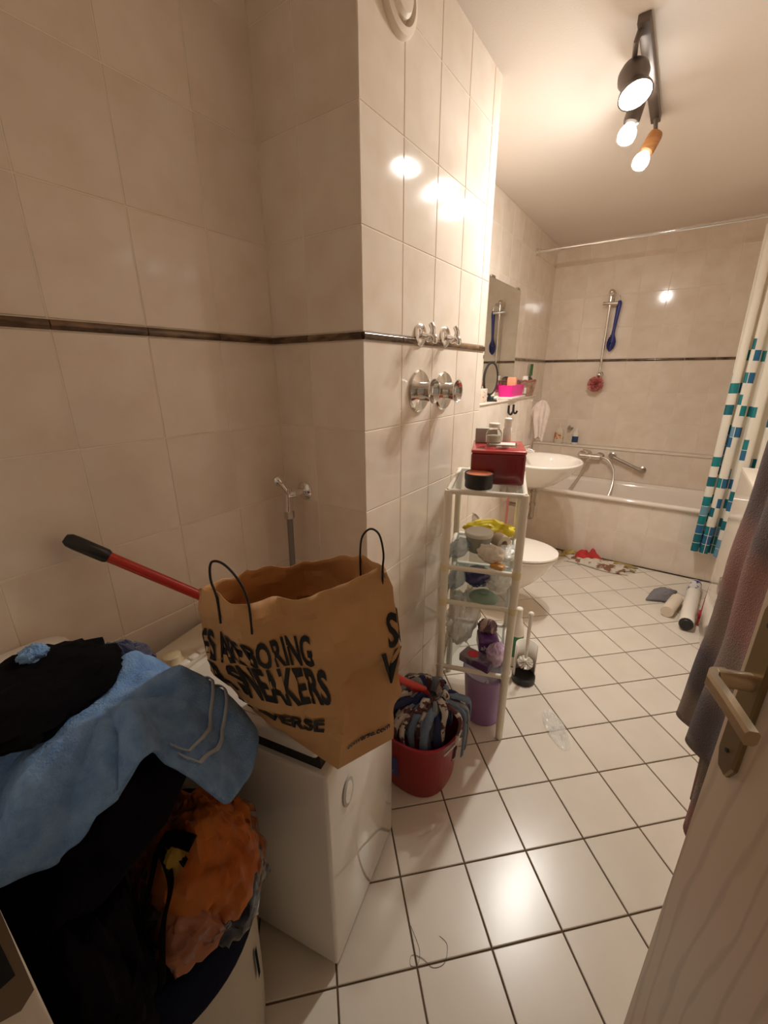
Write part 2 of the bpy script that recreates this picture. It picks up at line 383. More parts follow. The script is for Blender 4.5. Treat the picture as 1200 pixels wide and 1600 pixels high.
# shower curtain rod and curtain
rod = thing('curtain_rod', 'chrome shower curtain rod across the bathtub under the ceiling', 'curtain rod', (XD, 3.651, 2.305))
M().tube([(0.004, 0, 0), (XR - XD - .004, 0, 0)], .0125, 14).build('rod', CHROME, rod)
for x, ax in ((0, (1, 0, 0)), (XR - XD, (-1, 0, 0))):
    M().lathe([(.028, 0), (.028, .008), (.018, .018), (.018, .035)], 18, (x, 0, 0), axis=ax).build('wall_mount', CHROME, rod)
def curtain_mat():
    m = bpy.data.materials.new('curtain_squares'); m.use_nodes = True; N, L = m.node_tree.nodes, m.node_tree.links; b = N['Principled BSDF']
    uv = N.new('ShaderNodeUVMap'); sp = N.new('ShaderNodeSeparateXYZ'); L.new(uv.outputs[0], sp.inputs[0])
    def mth(op, a, c=None):
        n = N.new('ShaderNodeMath'); n.operation = op
        for i, q in enumerate((a, c)):
            if q is None: continue
            if isinstance(q, (int, float)): n.inputs[i].default_value = q
            else: L.new(q, n.inputs[i])
        return n.outputs[0]
    cu, cv = mth('DIVIDE', sp.outputs[0], 0.066), mth('DIVIDE', sp.outputs[1], 0.066)
    fu, fv = mth('FLOOR', cu), mth('FLOOR', cv)
    cb = N.new('ShaderNodeCombineXYZ'); L.new(fu, cb.inputs[0]); L.new(fv, cb.inputs[1])
    wn = N.new('ShaderNodeTexWhiteNoise'); wn.noise_dimensions = '2D'; L.new(cb.outputs[0], wn.inputs['Vector'])
    cb2 = N.new('ShaderNodeCombineXYZ'); L.new(mth('ADD', fu, 31.5), cb2.inputs[0]); L.new(mth('ADD', fv, 17.5), cb2.inputs[1])
    w2 = N.new('ShaderNodeTexWhiteNoise'); w2.noise_dimensions = '2D'; L.new(cb2.outputs[0], w2.inputs['Vector'])
    rp = N.new('ShaderNodeValToRGB'); e = rp.color_ramp.elements; rp.color_ramp.interpolation = 'LINEAR'
    e[0].position = 0.0; e[0].color = (1, 1, 1, 1); e[1].position = 1.0; e[1].color = (0, 0, 0, 1)
    for p, v in ((0.055, 1.0), (0.08, .62), (0.2, .42), (0.36, .30), (.52, .30), (0.66, .16), (0.68, 0.0)):
        q = rp.color_ramp.elements.new(p); q.color = (v, v, v, 1)
    L.new(mth('DIVIDE', fv, 31.0), rp.inputs[0])
    on = mth('LESS_THAN', wn.outputs['Value'], rp.outputs[0])
    gu = mth('LESS_THAN', mth('ABSOLUTE', mth('SUBTRACT', mth('FRACT', cu), .5)), .475)
    gv = mth('LESS_THAN', mth('ABSOLUTE', mth('SUBTRACT', mth('FRACT', cv), .5)), .475)
    fac = mth('MULTIPLY', on, mth('MULTIPLY', gu, gv))
    r2 = N.new('ShaderNodeValToRGB'); r2.color_ramp.interpolation = 'CONSTANT'; e = r2.color_ramp.elements
    e[0].position = 0; e[0].color = (0.0, 0.16, 0.22, 1); e[1].position = .4; e[1].color = (0.0, 0.24, 0.27, 1)
    q = r2.color_ramp.elements.new(.62); q.color = (0.02, 0.16, 0.34, 1); q = r2.color_ramp.elements.new(.82); q.color = (0.17, 0.36, 0.50, 1)
    L.new(w2.outputs['Value'], r2.inputs[0])
    mxn = N.new('ShaderNodeMix'); mxn.data_type = 'RGBA'; mxn.inputs[6].default_value = (0.92, 0.88, 0.78, 1)
    L.new(fac, mxn.inputs[0]); L.new(r2.outputs[0], mxn.inputs[7]); L.new(mxn.outputs[2], b.inputs['Base Color'])
    b.inputs['Roughness'].default_value = .42; b.inputs['Sheen Weight'].default_value = .1
    tr = N.new('ShaderNodeBsdfTranslucent'); L.new(mxn.outputs[2], tr.inputs[0]); ms = N.new('ShaderNodeMixShader'); ms.inputs[0].default_value = .22
    L.new(b.outputs[0], ms.inputs[1]); L.new(tr.outputs[0], ms.inputs[2]); L.new(ms.outputs[0], N['Material Output'].inputs[0]); return m
cur = thing('shower_curtain', 'white shower curtain with scattered teal and blue squares at the right', 'curtain', (0.42, 3.56, 0.24))
NU, NV = 120, 40; V = []; UV = []
for i in range(NU + 1):
    u = i / NU
    for j in range(NV + 1):
        v = j / NV; z = v * 2.03
        x = -.178 + u * .365 + .012 * math.sin(u * 9 + 2) * (1 - v); a = u * 2 * PI * 5.2 + .5 * math.sin(u * 7) + .35 * (1 - v)
        amp = .028 + .012 * (1 - v) + .008 * math.sin(u * 13)
        yb = -.128 if v < .16 else -.128 + .219 * (v - .16) / .84
        V.append((x + .016 * math.sin(2 * a), yb + amp * math.cos(a), z + (.012 * math.sin(u * 11) * (1 - v))))
        UV.append((u * 1.25, v * 2.03))
m = M(); m.v = [Vector(p) for p in V]
for i in range(NU):
    for j in range(NV):
        a = i * (NV + 1) + j; m.f.append((a, a + NV + 1, a + NV + 2, a + 1))
co = m.build('fabric', curtain_mat(), cur, ang=80)
uvl = co.data.uv_layers.new(name='UVMap')
for lp in co.data.loops: uvl.data[lp.index].uv = UV[lp.vertex_index]
for i in range(7):
    x = -.165 + i * .055
    M().tube([(x + .0, .091 + .019 * math.cos(t), 2.062 + .026 * math.sin(t)) for t in [k * 2 * PI / 14 for k in range(15)]], .0028, 6, cap=False).build('ring', WHITEPL, cur)

# ------------------------------------------------------------------ ceiling lamp
LX = -0.297
lampm = mat('lamp_metal', (0.16, 0.13, 0.11), 0.4, metal=0.7); WOOD = mat('lamp_wood', (0.50, 0.22, 0.07), 0.4, col2=(0.36, 0.15, 0.05), scale=14, stretch=(1, 1, 6))
BULBM = mat('lit_bulb', (1, 1, 1), 0.3, emis=(LAMP_COL[:3], BULB))
BULBD = mat('bulb_collar_glow', (1, 1, 1), 0.4, emis=(LAMP_COL[:3], 3.0))
SPOTM = mat('lit_spot_lens', (1, 1, 1), 0.3, emis=(LAMP_COL[:3], SPOT))
lp = thing('ceiling_lamp', 'ceiling spotlight bar with three lit lamp heads', 'lamp', (LX, 2.16, ZC))
M().box((0, 0, -.0125), (.036, .66, .025), bev=.003).build('bar', lampm, lp)
def head(i, y, top, tip, kind):
    """top: pivot point, tip: lamp centre (root space)"""
    top, tip = Vector(top), Vector(tip); d = (tip - top).normalized()
    hd = M().tube([(top.x * .3, y, -.02), (top.x * .6, y - .002, -.05), tuple(top)], [.010, .008, .008], 8).build('arm', lampm, lp)
    if kind == 'spot':
        L = (tip - top).length
        hm = M().lathe([(.012, -.012), (.035, -.006), (.046, .012), (.048, .03), (.040, .05), (.036, .062), (.040, .075), (.049, L - .012), (.052, L), (.048, L), (.046, L - .006)], 28, tuple(top), axis=d, cap1=False).build('lamp_head', lampm, lp)
        M().lathe([(.001, L - .010), (.047, L - .006), (.047, L - .009)], 28, tuple(top), axis=d).build('lens', SPOTM, hm)
    else:
        L = (tip - top).length
        hm = M().lathe([(.010, -.01), (.026, -.006), (.029, .006), (.029, L - .042), (.026, L - .034), (.018, L - .030)], 24, tuple(top), axis=d).build('lamp_head', WOOD if kind == 'wood' else lampm, lp)
        M().lathe([(.012, -.036), (.018, -.028), (.029, -.012), (.0325, .0), (.0325, .010), (.0302, .0175), (.0275, .0225)], 22, tuple(tip), axis=d).build('bulb_base', BULBD, hm)
        M().lathe([(.0275, .0225), (.023, .0270), (.017, .0305), (.004, .034)], 22, tuple(tip), axis=d, cap0=False).build('bulb', BULBM, hm)
head(0, -.30, (-.028, -.222, -.080), (-.004, -.254, -.168), 'spot')
head(1, 0.0, (-.032, .0, -.075), (-.050, -.012, -.172), 'dark')
head(2, .285, (.012, .285, -.085), (-.022, .255, -.175), 'wood')

# ------------------------------------------------------------------ fittings on the shaft walls
def wall_hook(y, z, label):
    t = thing('robe_hook', label, 'hook', (XC, y, z), 0, 'chrome robe hooks on the tiled shaft')
    M().lathe([(.036, 0), (.036, .005), (.030, .010), (.012, .014)], 24, (0, 0, 0), axis=(1, 0, 0)).build('backplate', CHROME, t)
    m = M().tube([(.01, 0, -.002), (.034, 0, -.008)], [.011, .010], 10)
    m.tube(smoothpath([(.040, 0, .034), (.050, 0, .012), (.042, 0, -.010), (.028, 0, -.016)], 5), [.004] + [.009] * 15, 10)
    m.tube(smoothpath([(.036, 0, -.006), (.050, 0, -.006), (.058, 0, -.018), (.054, 0, -.028)], 5), [.010] * 14 + [.007, .004], 10)
    m.build('hook', CHROME, t)
wall_hook(1.292, 1.552, 'chrome robe hook on the border strip, nearer the camera')
wall_hook(1.474, 1.556, 'chrome robe hook on the border strip, farther of the two')
def valve(y, z, label):
    t = thing('valve_handle', label, 'valve', (XC, y, z), 0, 'chrome concealed valve handles on the tiled shaft')
    M().lathe([(.071, 0), (.071, .003), (.066, .009), (.03, .014), (.0295, .03)], 36, (0, 0, 0), axis=(1, 0, 0)).build('rosette', CHROME, t)
    g = M().lathe([(.031, .012), (.031, .030), (.034, .046), (.041, .060), (.0415, .062), (.039, .062), (.031, .050), (.026, .036), (.001, .035)], 32, (0, 0, 0), axis=(1, 0, 0)).build('grip', CHROME, t)
    M().lathe([(.013, .0), (.012, .006), (.004, .007)], 14, (.036, 0, 0), axis=(1, 0, 0)).build('cap', STEEL, g)
valve(1.293, 1.372, 'round chrome valve handle below the hooks, nearer the camera')
valve(1.479, 1.366, 'round chrome valve handle below the hooks, farther of the two')
vt = thing('ceiling_vent_valve', 'round cream exhaust vent disc high on the tiled shaft', 'vent', (XC, 1.143, 2.312))
VENT = mat('vent_paint', (0.80, 0.70, 0.58), 0.35)
M().lathe([(.080, 0), (.080, .006), (.074, .016), (.060, .020), (.056, .010), (.052, .002)], 40, (0, 0, 0), axis=(1, 0, 0), cap1=True).build('ring', VENT, vt)
M().lathe([(.03, .004), (.046, .012), (.046, .018), (.038, .026), (.01, .029)], 36, (0, 0, 0), axis=(1, 0, 0)).build('disc', VENT, vt)

wt = thing('washer_tap', 'chrome angle tap with grey hose on the alcove wall', 'tap', (-1.012, YB, 1.046))
M().lathe([(.032, 0), (.032, .005), (.026, .012), (.012, .016)], 24, (0, 0, 0), axis=(0, -1, 0)).build('rosette', CHROME, wt)
m = M().tube([(0, -.01, 0), (0, -.055, 0), (-.012, -.068, -.004)], [.012, .013, .012], 12)
m.tube([(-.012, -.066, .02), (-.012, -.068, -.035), (-.012, -.07, -.06)], [.011, .013, .013], 12)
m.tube([(-.012, -.066, .0), (-.03, -.085, .04)], [.012, .011], 12); m.build('body', CHROME, wt)
M().lathe([(.010, 0), (.017, .006), (.018, .02), (.012, .03)], 14, (-.028, -.083, .035), axis=(-.4, -.5, .9)).build('knob', CHROME, wt)
M().lathe([(.016, -.022), (.017, -.018), (.017, .0), (.013, .004)], 6, (-.012, -.07, -.062)).build('nut', STEEL, wt)
HGREY = mat('grey_hose', (0.22, 0.20, 0.18), 0.5)
M().tube(smoothpath([(-.012, -.07, -.075), (-.013, -.072, -.2), (-.02, -.068, -.36), (-.03, -.045, -.52)]), .010, 10).build('hose', HGREY, wt)

# ------------------------------------------------------------------ basin, toilet, mirror, small fittings
bs = thing('washbasin', 'white oval washbasin mounted beyond the white rack', 'washbasin', (XP, 3.0, 0.85))
def dshape(cx, rx, ry, z, n=40, xmin=0.002):
    q = []
    for k in range(n):
        a = 2 * PI * k / n; x = cx + rx * math.cos(a); y = ry * math.sin(a)
        if x < cx: x = cx + (x - cx) * 1.0; y = math.copysign(abs(math.sin(a)) ** .6, math.sin(a)) * ry
        q.append((max(x, xmin), y, z))
    return q
m = M(); secs = []
for cx, rx, ry, z in ((.17, .10, .09, -.20), (.19, .15, .15, -.165), (.21, .21, .21, -.10), (.225, .245, .265, -.04), (.235, .26, .288, -.012), (.235, .262, .29, -.004), (.235, .255, .283, .002),
                      (.24, .243, .27, .002)):
    secs.append(dshape(cx, rx, ry, z))
for f, z in ((1.0, -.004), (.93, -.03), (.78, -.075), (.5, -.11), (.12, -.12)):
    secs.append([(.285 + .19 * f * math.cos(2 * PI * k / 40), .235 * f * math.sin(2 * PI * k / 40), z) for k in range(40)])
m.loft(secs); m.build('bowl', CERAMIC, bs, ang=70)
m = M().lathe([(.024, 0), (.022, .03), (.020, .05)], 18, (.075, 0, .003)); m.tube(smoothpath([(.075, 0, .045), (.12, 0, .06), (.17, 0, .05)], 5), [.015] * 8 + [.012] * 3, 12)
m.tube([(.07, 0, .05), (.085, .02, .075), (.11, .07, .082)], [.012, .010, .008], 10)
m.build('mixer_tap', CHROME, bs)
BRASS = mat('aged_pipe_metal', (0.42, 0.36, 0.28), 0.3, metal=1.0)
m = M().tube([(.20, 0, -.19), (.20, 0, -.29)], .018, 14); m.lathe([(.026, -.25), (.026, -.232)], 16, (.20, 0, 0)); m.tube(smoothpath([(.20, 0, -.29), (.20, 0, -.40), (.195, .02, -.44), (.175, .045, -.455), (.15, .06, -.43), (.13, .06, -.39), (.06, .06, -.38), (.006, .06, -.38)], 6), .016, 14)
m.lathe([(.023, -.345), (.023, -.325)], 14, (.20, 0, 0)); m.build('siphon', BRASS, bs)

tl = thing('toilet', 'white wall-hung toilet with closed lid right of the rack', 'toilet', (XP, 2.37, 0))
def tsec(x0, x1, w, z, n=32):
    q = []; cx = x0 + (x1 - x0) * .55
    for k in range(n):
        a = 2 * PI * k / n; c, s_ = math.cos(a), math.sin(a)
        if c >= 0: q.append((cx + (x1 - cx) * c, w * s_, z))
        else: q.append((cx + (cx - x0) * math.copysign(abs(c) ** .7, c), w * math.copysign(abs(s_) ** .55, s_), z))
    return q
m = M().loft([tsec(.002, .22, .10, .09), tsec(.002, .30, .125, .12), tsec(.002, .42, .155, .22), tsec(.002, .50, .175, .32), tsec(.002, .52, .178, .375), tsec(.002, .52, .175, .385)]); m.build('bowl', CERAMIC, tl, ang=70)
m = M().loft([tsec(.05, .53, .178, .388), tsec(.045, .535, .182, .394), tsec(.05, .53, .180, .402)]); m.build('seat', WHITEPL, tl, ang=50)
m = M().loft([tsec(.05, .53, .178, .405), tsec(.043, .537, .184, .411), tsec(.045, .535, .182, .420), tsec(.07, .51, .16, .426)]); m.build('lid', CERAMIC, tl, ang=50)

mr = thing('wall_mirror', 'frameless rectangular wall mirror above the cluttered ledge', 'mirror', (XD, 3.02, 1.655))
M().box((.010, 0, 0), (.012, .62, .68), bev=.001).build('mirror_glass', MIRROR, mr, smooth=False)
for y in (-.25, .25):
    M().box((.012, y, .345), (.016, .06, .012), bev=.002).build('clip', STEEL, mr)
for y, lab in ((3.05, 'small black adhesive hook under the ledge, left of the pair'), (3.15, 'small black adhesive hook under the ledge, right of the pair')):
    t = thing('adhesive_hook', lab, 'hook', (XP, y - .19, 1.19), 0, 'black adhesive hooks under the ledge')
    M().tube(smoothpath([(.004, 0, .03), (.006, 0, -.015), (.022, 0, -.03), (.034, 0, -.012)], 5), [.009] * 6 + [.007] * 10, 8).build('hook', BLACKPL, t)
ph = thing('toilet_paper_holder', 'chrome toilet paper holder with hinged cover behind the rack', 'paper holder', (XP, 2.10, 0.62))
m = M().box((.010, 0, -.03), (.012, .045, .05), bev=.004); m.tube([(.012, -.03, -.04), (.075, -.03, -.05), (.075, .11, -.05)], .005, 8); m.build('bracket', CHROME, ph)
m = M().grid(16, 4, lambda u, v: (.072 + .060 * math.cos(math.radians(165 - 190 * u)), -.07 + .14 * v, -.05 + .068 * math.sin(math.radians(165 - 190 * u)) + .02)); m.build('cover', CHROME, ph, solid=.002)
M().box((.072, -.071, -.025), (.10, .002, .075), bev=.0008).build('side_plate', STEEL, ph)

# towel hanging at the end of the ledge
def hang(name, label, cat, loc, w, h, d, m_, seed=0, rz=0, group=None, folds=3, taper=0.0):
    """a bunched cloth hanging from one hook"""
    off = Vector((seed * 5.1, seed * 2.3, 0))
    secs = []; n = 44
    for i in range(19):
        t = i / 18; ww = w * (.30 + .70 * min(1, t * (1.7 + 3 * taper)) ** .7) * (1 - taper * max(0, t - .35)); q = []
        for k in range(n):
            a = 2 * PI * k / n
            f = 1 + .22 * math.sin(folds * 2 * a + seed + t * 1.5) + .16 * noise.noise(Vector((math.cos(a) * 1.6, math.sin(a) * 1.6, t * 2.5)) + off)
            q.append((ww / 2 * math.cos(a) * f, d / 2 * math.sin(a) * f * (.5 + .5 * t), -h * t + .02 * math.cos(a * 2 + seed) * t))
        secs.append(q)
    o = M().loft(secs).build(name, m_, ang=80); o.location = loc; o.rotation_euler = (0, 0, rz); return tag(o, label, cat, group)
PINKTW = mat('pale_pink_terry', (0.62, 0.50, 0.44), 0.95, col2=(0.72, 0.60, 0.53), scale=30, bump=.5, bscale=300, sheen=.4)
hang('face_towel', 'pale pink face towel hanging from a hook at the ledge end', 'towel', (-0.880, 3.45, 1.225), .125, .30, .10, PINKTW, 4, rz=.5, taper=.85)
tk = thing('towel_hook', 'small hook holding the pale pink towel at the ledge end', 'hook', (XP, 3.44, 1.22))
M().tube([(0.002, 0, 0), (.05, 0, 0), (.058, 0, .012)], .005, 8).build('peg', CHROME, tk)

# ------------------------------------------------------------------ things on the ledge
def bottle(name, label, cat, loc, prof, m_, capm=None, capprof=None, group=None, rz=0, sx=1, sy=1, band=None):
    t = thing(name, label, cat, loc, rz, group)
    M().lathe(prof, 22, sx=sx, sy=sy).build('body', m_, t)
    if capprof: M().lathe(capprof, 18).build('cap', capm, t)
    if band: M().lathe(band[0], 22, sx=sx, sy=sy, cap0=False, cap1=False).build('printed_label', band[1], t)
    return t
cm = thing('cosmetic_mirror', 'round tilted cosmetic mirror with dark frame on the ledge', 'mirror', (-0.99, 2.60, ZP))
R3 = Matrix.Rotation(.22, 3, 'X') @ Matrix.Rotation(-.12, 3, 'Z')
m = M(); m.tube([tuple(Vector((0, 0, .135)) + R3 @ Vector((0, .085 * math.cos(t), .095 * math.sin(t)))) for t in [k * 2 * PI / 32 for k in range(33)]], .0075, 8, cap=False); m.build('frame', BLACKPL, cm)
m = M().loft([[tuple(Vector((0, 0, .135)) + R3 @ Vector((x, .083 * math.cos(k * 2 * PI / 32), .093 * math.sin(k * 2 * PI / 32)))) for k in range(32)] for x in (-.003, .003)]); m.build('glass', MIRROR, cm, smooth=False)
M().lathe([(.05, 0), (.05, .006), (.012, .012), (.008, .04)], 20).build('base', BLACKPL, cm)
PINKB = mat('hot_pink_plastic', (0.85, 0.02, 0.30), 0.35)
pb = thing('pink_box', 'bright pink open plastic box on the ledge under the mirror', 'box', (-0.995, 3.03, ZP + .014), .06)
m = M(); hx_, hy_ = .05, .17
m.loft([rrect(0, 0, hx_ - .006, hy_ - .008, .015, 0, 4), rrect(0, 0, hx_, hy_, .018, .075, 4), rrect(0, 0, hx_ - .003, hy_ - .003, .016, .075, 4), rrect(0, 0, hx_ - .009, hy_ - .011, .013, .006, 4)]); m.build('body', PINKB, pb)
tr_ = M().box((0, 0, .007), (.125, .38, .014), bev=.004).build('white_tray', WHITEPL); tr_.location = (-0.995, 3.02, ZP); tr_.rotation_euler = (0, 0, .06); tag(tr_, 'flat white tray under the bright pink box', 'tray')
PEACH = mat('peach_paper', (0.75, 0.36, 0.20), 0.7)
t = M().box((0, 0, .06), (.06, .09, .12), bev=.006).build('peach_carton', PEACH); t.location = (-1.0, 3.05, ZP + .021); t.rotation_euler = (0.0, 0, .2); tag(t, 'peach carton standing inside the bright pink box', 'carton')
WICK = mat('wicker_brown', (0.26, 0.14, 0.09), 0.7, col2=(0.45, 0.28, 0.20), scale=40)
bk = thing('wicker_basket', 'small oval wicker basket of toiletries at the ledge end', 'basket', (-1.0, 3.37, ZP)); bk.scale = (1, 1.55, 1.1)
m = M().lathe([(.052, 0), (.055, .006), (.07, .10), (.066, .10), (.05, .008), (.001, .008)], 28, cap1=False); m.build('body', WICK, bk)
m = M(); [m.tube([(.069 * math.cos(t), .069 * math.sin(t), .102 + .003 * math.sin(t * 9)) for t in [k * 2 * PI / 36 for k in range(37)]], .006, 6, cap=False)]; m.build('rim', mat('wicker_rim', (0.30, 0.12, 0.09), 0.7), bk)
for k in range(20):
    a = 2 * PI * k / 20; M().tube([(.057 * math.cos(a), .057 * math.sin(a), .006), (.071 * math.cos(a), .071 * math.sin(a), .098)], .0035, 5).build('stake', WICK, bk)
bottle('white_jar', 'white round jar lid poking out of the wicker basket', 'jar', (-0.985, 3.30, ZP + .02), [(.02, 0), (.022, .005), (.022, .11), (.02, .125), (.008, .128)], WHITEPL)
DKB = mat('dark_brown_plastic', (0.05, 0.03, 0.02), 0.4)
t = M().ball((0, 0, 0), (.035, .035, .028)).build('hair_brush', DKB); t.location = (-1.0, 3.425, ZP + .115); tag(t, 'dark brush head lying in the wicker basket', 'brush')
M().tube([(0, 0, 0), (.0, .02, -.09)], .007, 8).build('handle', DKB, t)
GREENP = mat('green_plastic', (0.05, 0.16, 0.05), 0.5)
t = thing('green_comb', 'dark green fork-like comb on the wall above the ledge end', 'comb', (XD, 3.80, 1.33))
M().box((.012, 0, .04), (.008, .012, .09), bev=.002).build('handle', GREENP, t)
for k in range(4): M().tube([(.014, -.03 + .02 * k, .085), (.016, -.03 + .02 * k, .17)], .004, 6).build('tooth', GREENP, t)
M().box((.014, 0, .083), (.01, .072, .014), bev=.003).build('bridge', GREENP, t)
YG = mat('yellow_green_plastic', (0.55, 0.55, 0.06), 0.4); GD = mat('dark_green_tube', (0.06, 0.12, 0.09), 0.4)
for i, (x, y, l, m_, lab) in enumerate(((-.985, 2.72, .13, YG, 'yellow green tube lying on the ledge beside the pink box'), (-.97, 2.64, .11, GD, 'dark green tube lying on the ledge by the cosmetic mirror'))):
    t = thing('cream_tube', lab, 'tube', (x, y, ZP), .5 + i)
    M().loft([[(a * .016 * (1 - .0 * q), q * l, .016 + b * .015 * max(.1, 1 - q)) for a, b in [(math.cos(k * PI / 6), math.sin(k * PI / 6)) for k in range(12)]] for q in (0, .3, .6, .9, 1)]).build('body', m_, t)
    M().lathe([(.012, 0), (.013, .004), (.013, .02), (.01, .022)], 12, (0, -.02, .016), axis=(0, 1, 0)).build('cap', WHITEPL, t)
FLOW = mat('speckled_carton', (0.70, 0.60, 0.50), 0.6, col2=(0.40, 0.16, 0.12), scale=70, contrast=(.55, .62))
t = M().box((0, 0, .04), (.07, .09, .08), bev=.003).build('speckled_box', FLOW); t.location = (-0.995, 2.455, ZP); t.rotation_euler = (0, 0, .15); tag(t, 'small speckled cream box at the near end of the ledge', 'box')
bottle('small_bottle', 'small white bottle between the cosmetic mirror and the pink box', 'bottle', (-1.05, 2.80, ZP), [(.016, 0), (.018, .004), (.018, .07), (.010, .085)], WHITEPL, mat('red_cap', (.5, .03, .03), .4), [(.010, .085), (.010, .105), (.008, .108)])

# bottles on the tub ledge, wall drain knob
bottle('shampoo_bottle', 'clear oval shampoo bottle on the tub ledge', 'bottle', (-0.88, 4.20, ZL + .002), [(.03, 0), (.034, .01), (.036, .06), (.03, .12), (.014, .14), (.012, .15)], mat('cloudy_plastic', (0.72, 0.64, 0.50), 0.25), WHITEPL, [(.013, .15), (.013, .175), (.01, .178)], sx=1.15, sy=.6,
       band=([(.0362, .04), (.0372, .065), (.035, .1)], mat('orange_print', (0.75, 0.62, 0.45), .4, col2=(0.55, 0.16, 0.05), scale=45, contrast=(.5, .56))))
bottle('bath_bottle', 'white bottle with dark blue label on the tub ledge', 'bottle', (-0.735, 4.20, ZL + .002), [(.022, 0), (.024, .006), (.024, .10), (.016, .118)], WHITEPL, WHITEPL, [(.014, .118), (.014, .145), (.011, .148)], sx=1.1, sy=.7,
       band=([(.0246, .02), (.0246, .075)], mat('navy_print', (0.02, 0.06, 0.16), .4)))
t = thing('wall_valve', 'small round dark metal valve on the back wall above the tub ledge', 'valve', (-0.80, YE, 0.935))
M().lathe([(.024, 0), (.024, .006), (.014, .012), (.014, .035), (.018, .038), (.016, .05)], 18, axis=(0, -1, 0)).build('knob', STEEL, t)
t = thing('angle_valve', 'chrome angle valve under the washbasin', 'valve', (XP, 2.86, 0.60)); m = M().lathe([(.024, 0), (.024, .006), (.011, .01), (.011, .05)], 14, axis=(1, 0, 0)); m.tube([(.045, 0, -.005), (.045, 0, .05)], .008, 8); m.build('body', BRASS, t)
M().lathe([(.012, 0), (.016, .006), (.016, .02), (.012, .024)], 12, (.05, 0, 0), axis=(1, 0, 0)).build('knob', CHROME, t)
PK = mat('pink_rubber', (0.62, 0.20, 0.20), .5)
t = thing('pink_wiper', 'pink strap hanging from the angle valve under the washbasin', 'strap', (-0.89, 2.862, 0.36)); M().box((.0, 0, .12), (.012, .022, .22), bev=.004).build('strap', PK, t); M().tube([(0, 0, .23), (0, 0, .262)], .006, 8).build('loop', PK, t)

# ------------------------------------------------------------------ white rack with glass shelves
RXc, RYc, RA, RW, RD = -0.540, 1.478, math.radians(18.4), 0.285, 0.382
def rk(lx, ly): return (RXc + lx * math.cos(RA) - ly * math.sin(RA), RYc + lx * math.sin(RA) + ly * math.cos(RA))
RACKW = mat('rack_plastic', (0.78, 0.72, 0.60), 0.4, col2=(0.70, 0.60, 0.38), scale=3, contrast=(.6, .8))
SHELFG = mat('shelf_glass', (0.80, 0.88, 0.90), 0.04, trans=0.92, ior=1.15)
JOINTY = mat('yellowed_plastic', (0.74, 0.64, 0.38), 0.45)
rack = thing('storage_rack', 'tall white plastic rack with four glass shelves', 'rack', (RXc, RYc, 0), RA)
SH = (0.305, 0.603, 0.748, 1.040)
for sx in (-1, 1):
    for sy in (-1, 1):
        x, y = sx * (RW / 2 - .015), sy * (RD / 2 - .015)
        M().lathe([(.012, 0), (.0145, .006), (.0145, 1.035), (.012, 1.045)], 14, (x, y, 0)).build('leg', RACKW, rack)
for z in SH:
    for sy in (-1, 1): M().tube([(-RW / 2 + .015, sy * (RD / 2 - .015), z), (RW / 2 - .015, sy * (RD / 2 - .015), z)], .0095, 10).build('rail', RACKW, rack)
    for sx in (-1, 1): M().tube([(sx * (RW / 2 - .015), -RD / 2 + .015, z), (sx * (RW / 2 - .015), RD / 2 - .015, z)], .0095, 10).build('rail', RACKW, rack)
    M().box((0, 0, z + .004), (RW - .046, RD - .046, .004)).build('glass_shelf', SHELFG, rack, smooth=False)
    for sx in ((-1, 1) if z < 1 else ()):
        M().lathe([(.0155, -.014), (.0165, -.01), (.0165, .01), (.0155, .014)], 14, (sx * (RW / 2 - .015), -RD / 2 + .015, z)).build('joint_collar', JOINTY if z != SH[0] else RACKW, rack)
ZS = [z + .0065 for z in SH]

# on top
REDM = mat('red_lacquer_tin', (0.20, 0.012, 0.016), 0.22, coat=.3); REDL = mat('lighter_red_lid', (0.45, 0.05, 0.05), 0.25, coat=.3)  # lid is a lighter red than the body
rb = thing('red_tin_box', 'dark red metal box with lid on top of the white rack', 'box', (-0.527, 1.515, ZS[3] + .003), math.radians(21))
M().box((0, 0, .0565), (.188, .237, .113), bev=.010, seg=3).build('body', REDM, rb)
ldm = M().box((0, 0, .1175), (.189, .238, .012), bev=.005, seg=3).build('lid', REDL, rb)
tin = thing('black_round_tin', 'round black tin with orange printed lid on top of the rack', 'tin', (-0.527, 1.345, ZS[3] + .003))
M().lathe([(.046, 0), (.048, .003), (.048, .044), (.046, .046)], 32).build('body', BLACKPL, tin)
M().lathe([(.050, .030), (.0505, .050), (.048, .053), (.0465, .0515), (.046, .050)], 32).build('lid_rim', BLACKPL, tin)
M().lathe([(.046, .048), (.046, .0505), (.001, .051)], 32).build('lid', mat('orange_lid_print', (0.62, 0.20, 0.08), 0.4, col2=(0.40, 0.09, 0.04), scale=25), tin)
ZR = ZS[3] + .003 + .1235
def on_red(lx, ly): a = math.radians(21); return (-0.527 + lx * math.cos(a) - ly * math.sin(a), 1.515 + lx * math.sin(a) + ly * math.cos(a), ZR)
ty = thing('clear_tray', 'flat clear plastic packaging lying on the red box', 'packaging', on_red(.012, -.045), .3)
M().loft([rrect(0, 0, .058, .045, .008, 0.001, 3), rrect(0, 0, .054, .041, .008, .012, 3)]).build('shell', GLASS, ty)
M().box((.0, 0, .0135), (.09, .06, .002)).build('paper_insert', WHITEPL, ty)
jr = thing('glass_jar', 'clear glass jar with cream contents on the red box', 'jar', (on_red(-.02, -.03)[0], on_red(-.02, -.03)[1], ZR + .0155))
M().lathe([(.026, 0), (.029, .004), (.029, .034), (.024, .044), (.019, .047), (.019, .060), (.0175, .060), (.0175, .047), (.0275, .033), (.0275, .004), (.001, .003)], 26, cap1=False).build('glass', GLASS, jr)
M().lathe([(.027, .004), (.027, .026), (.001, .0265)], 22).build('cream', mat('cream_gel', (.72, .62, .48), .4), jr)
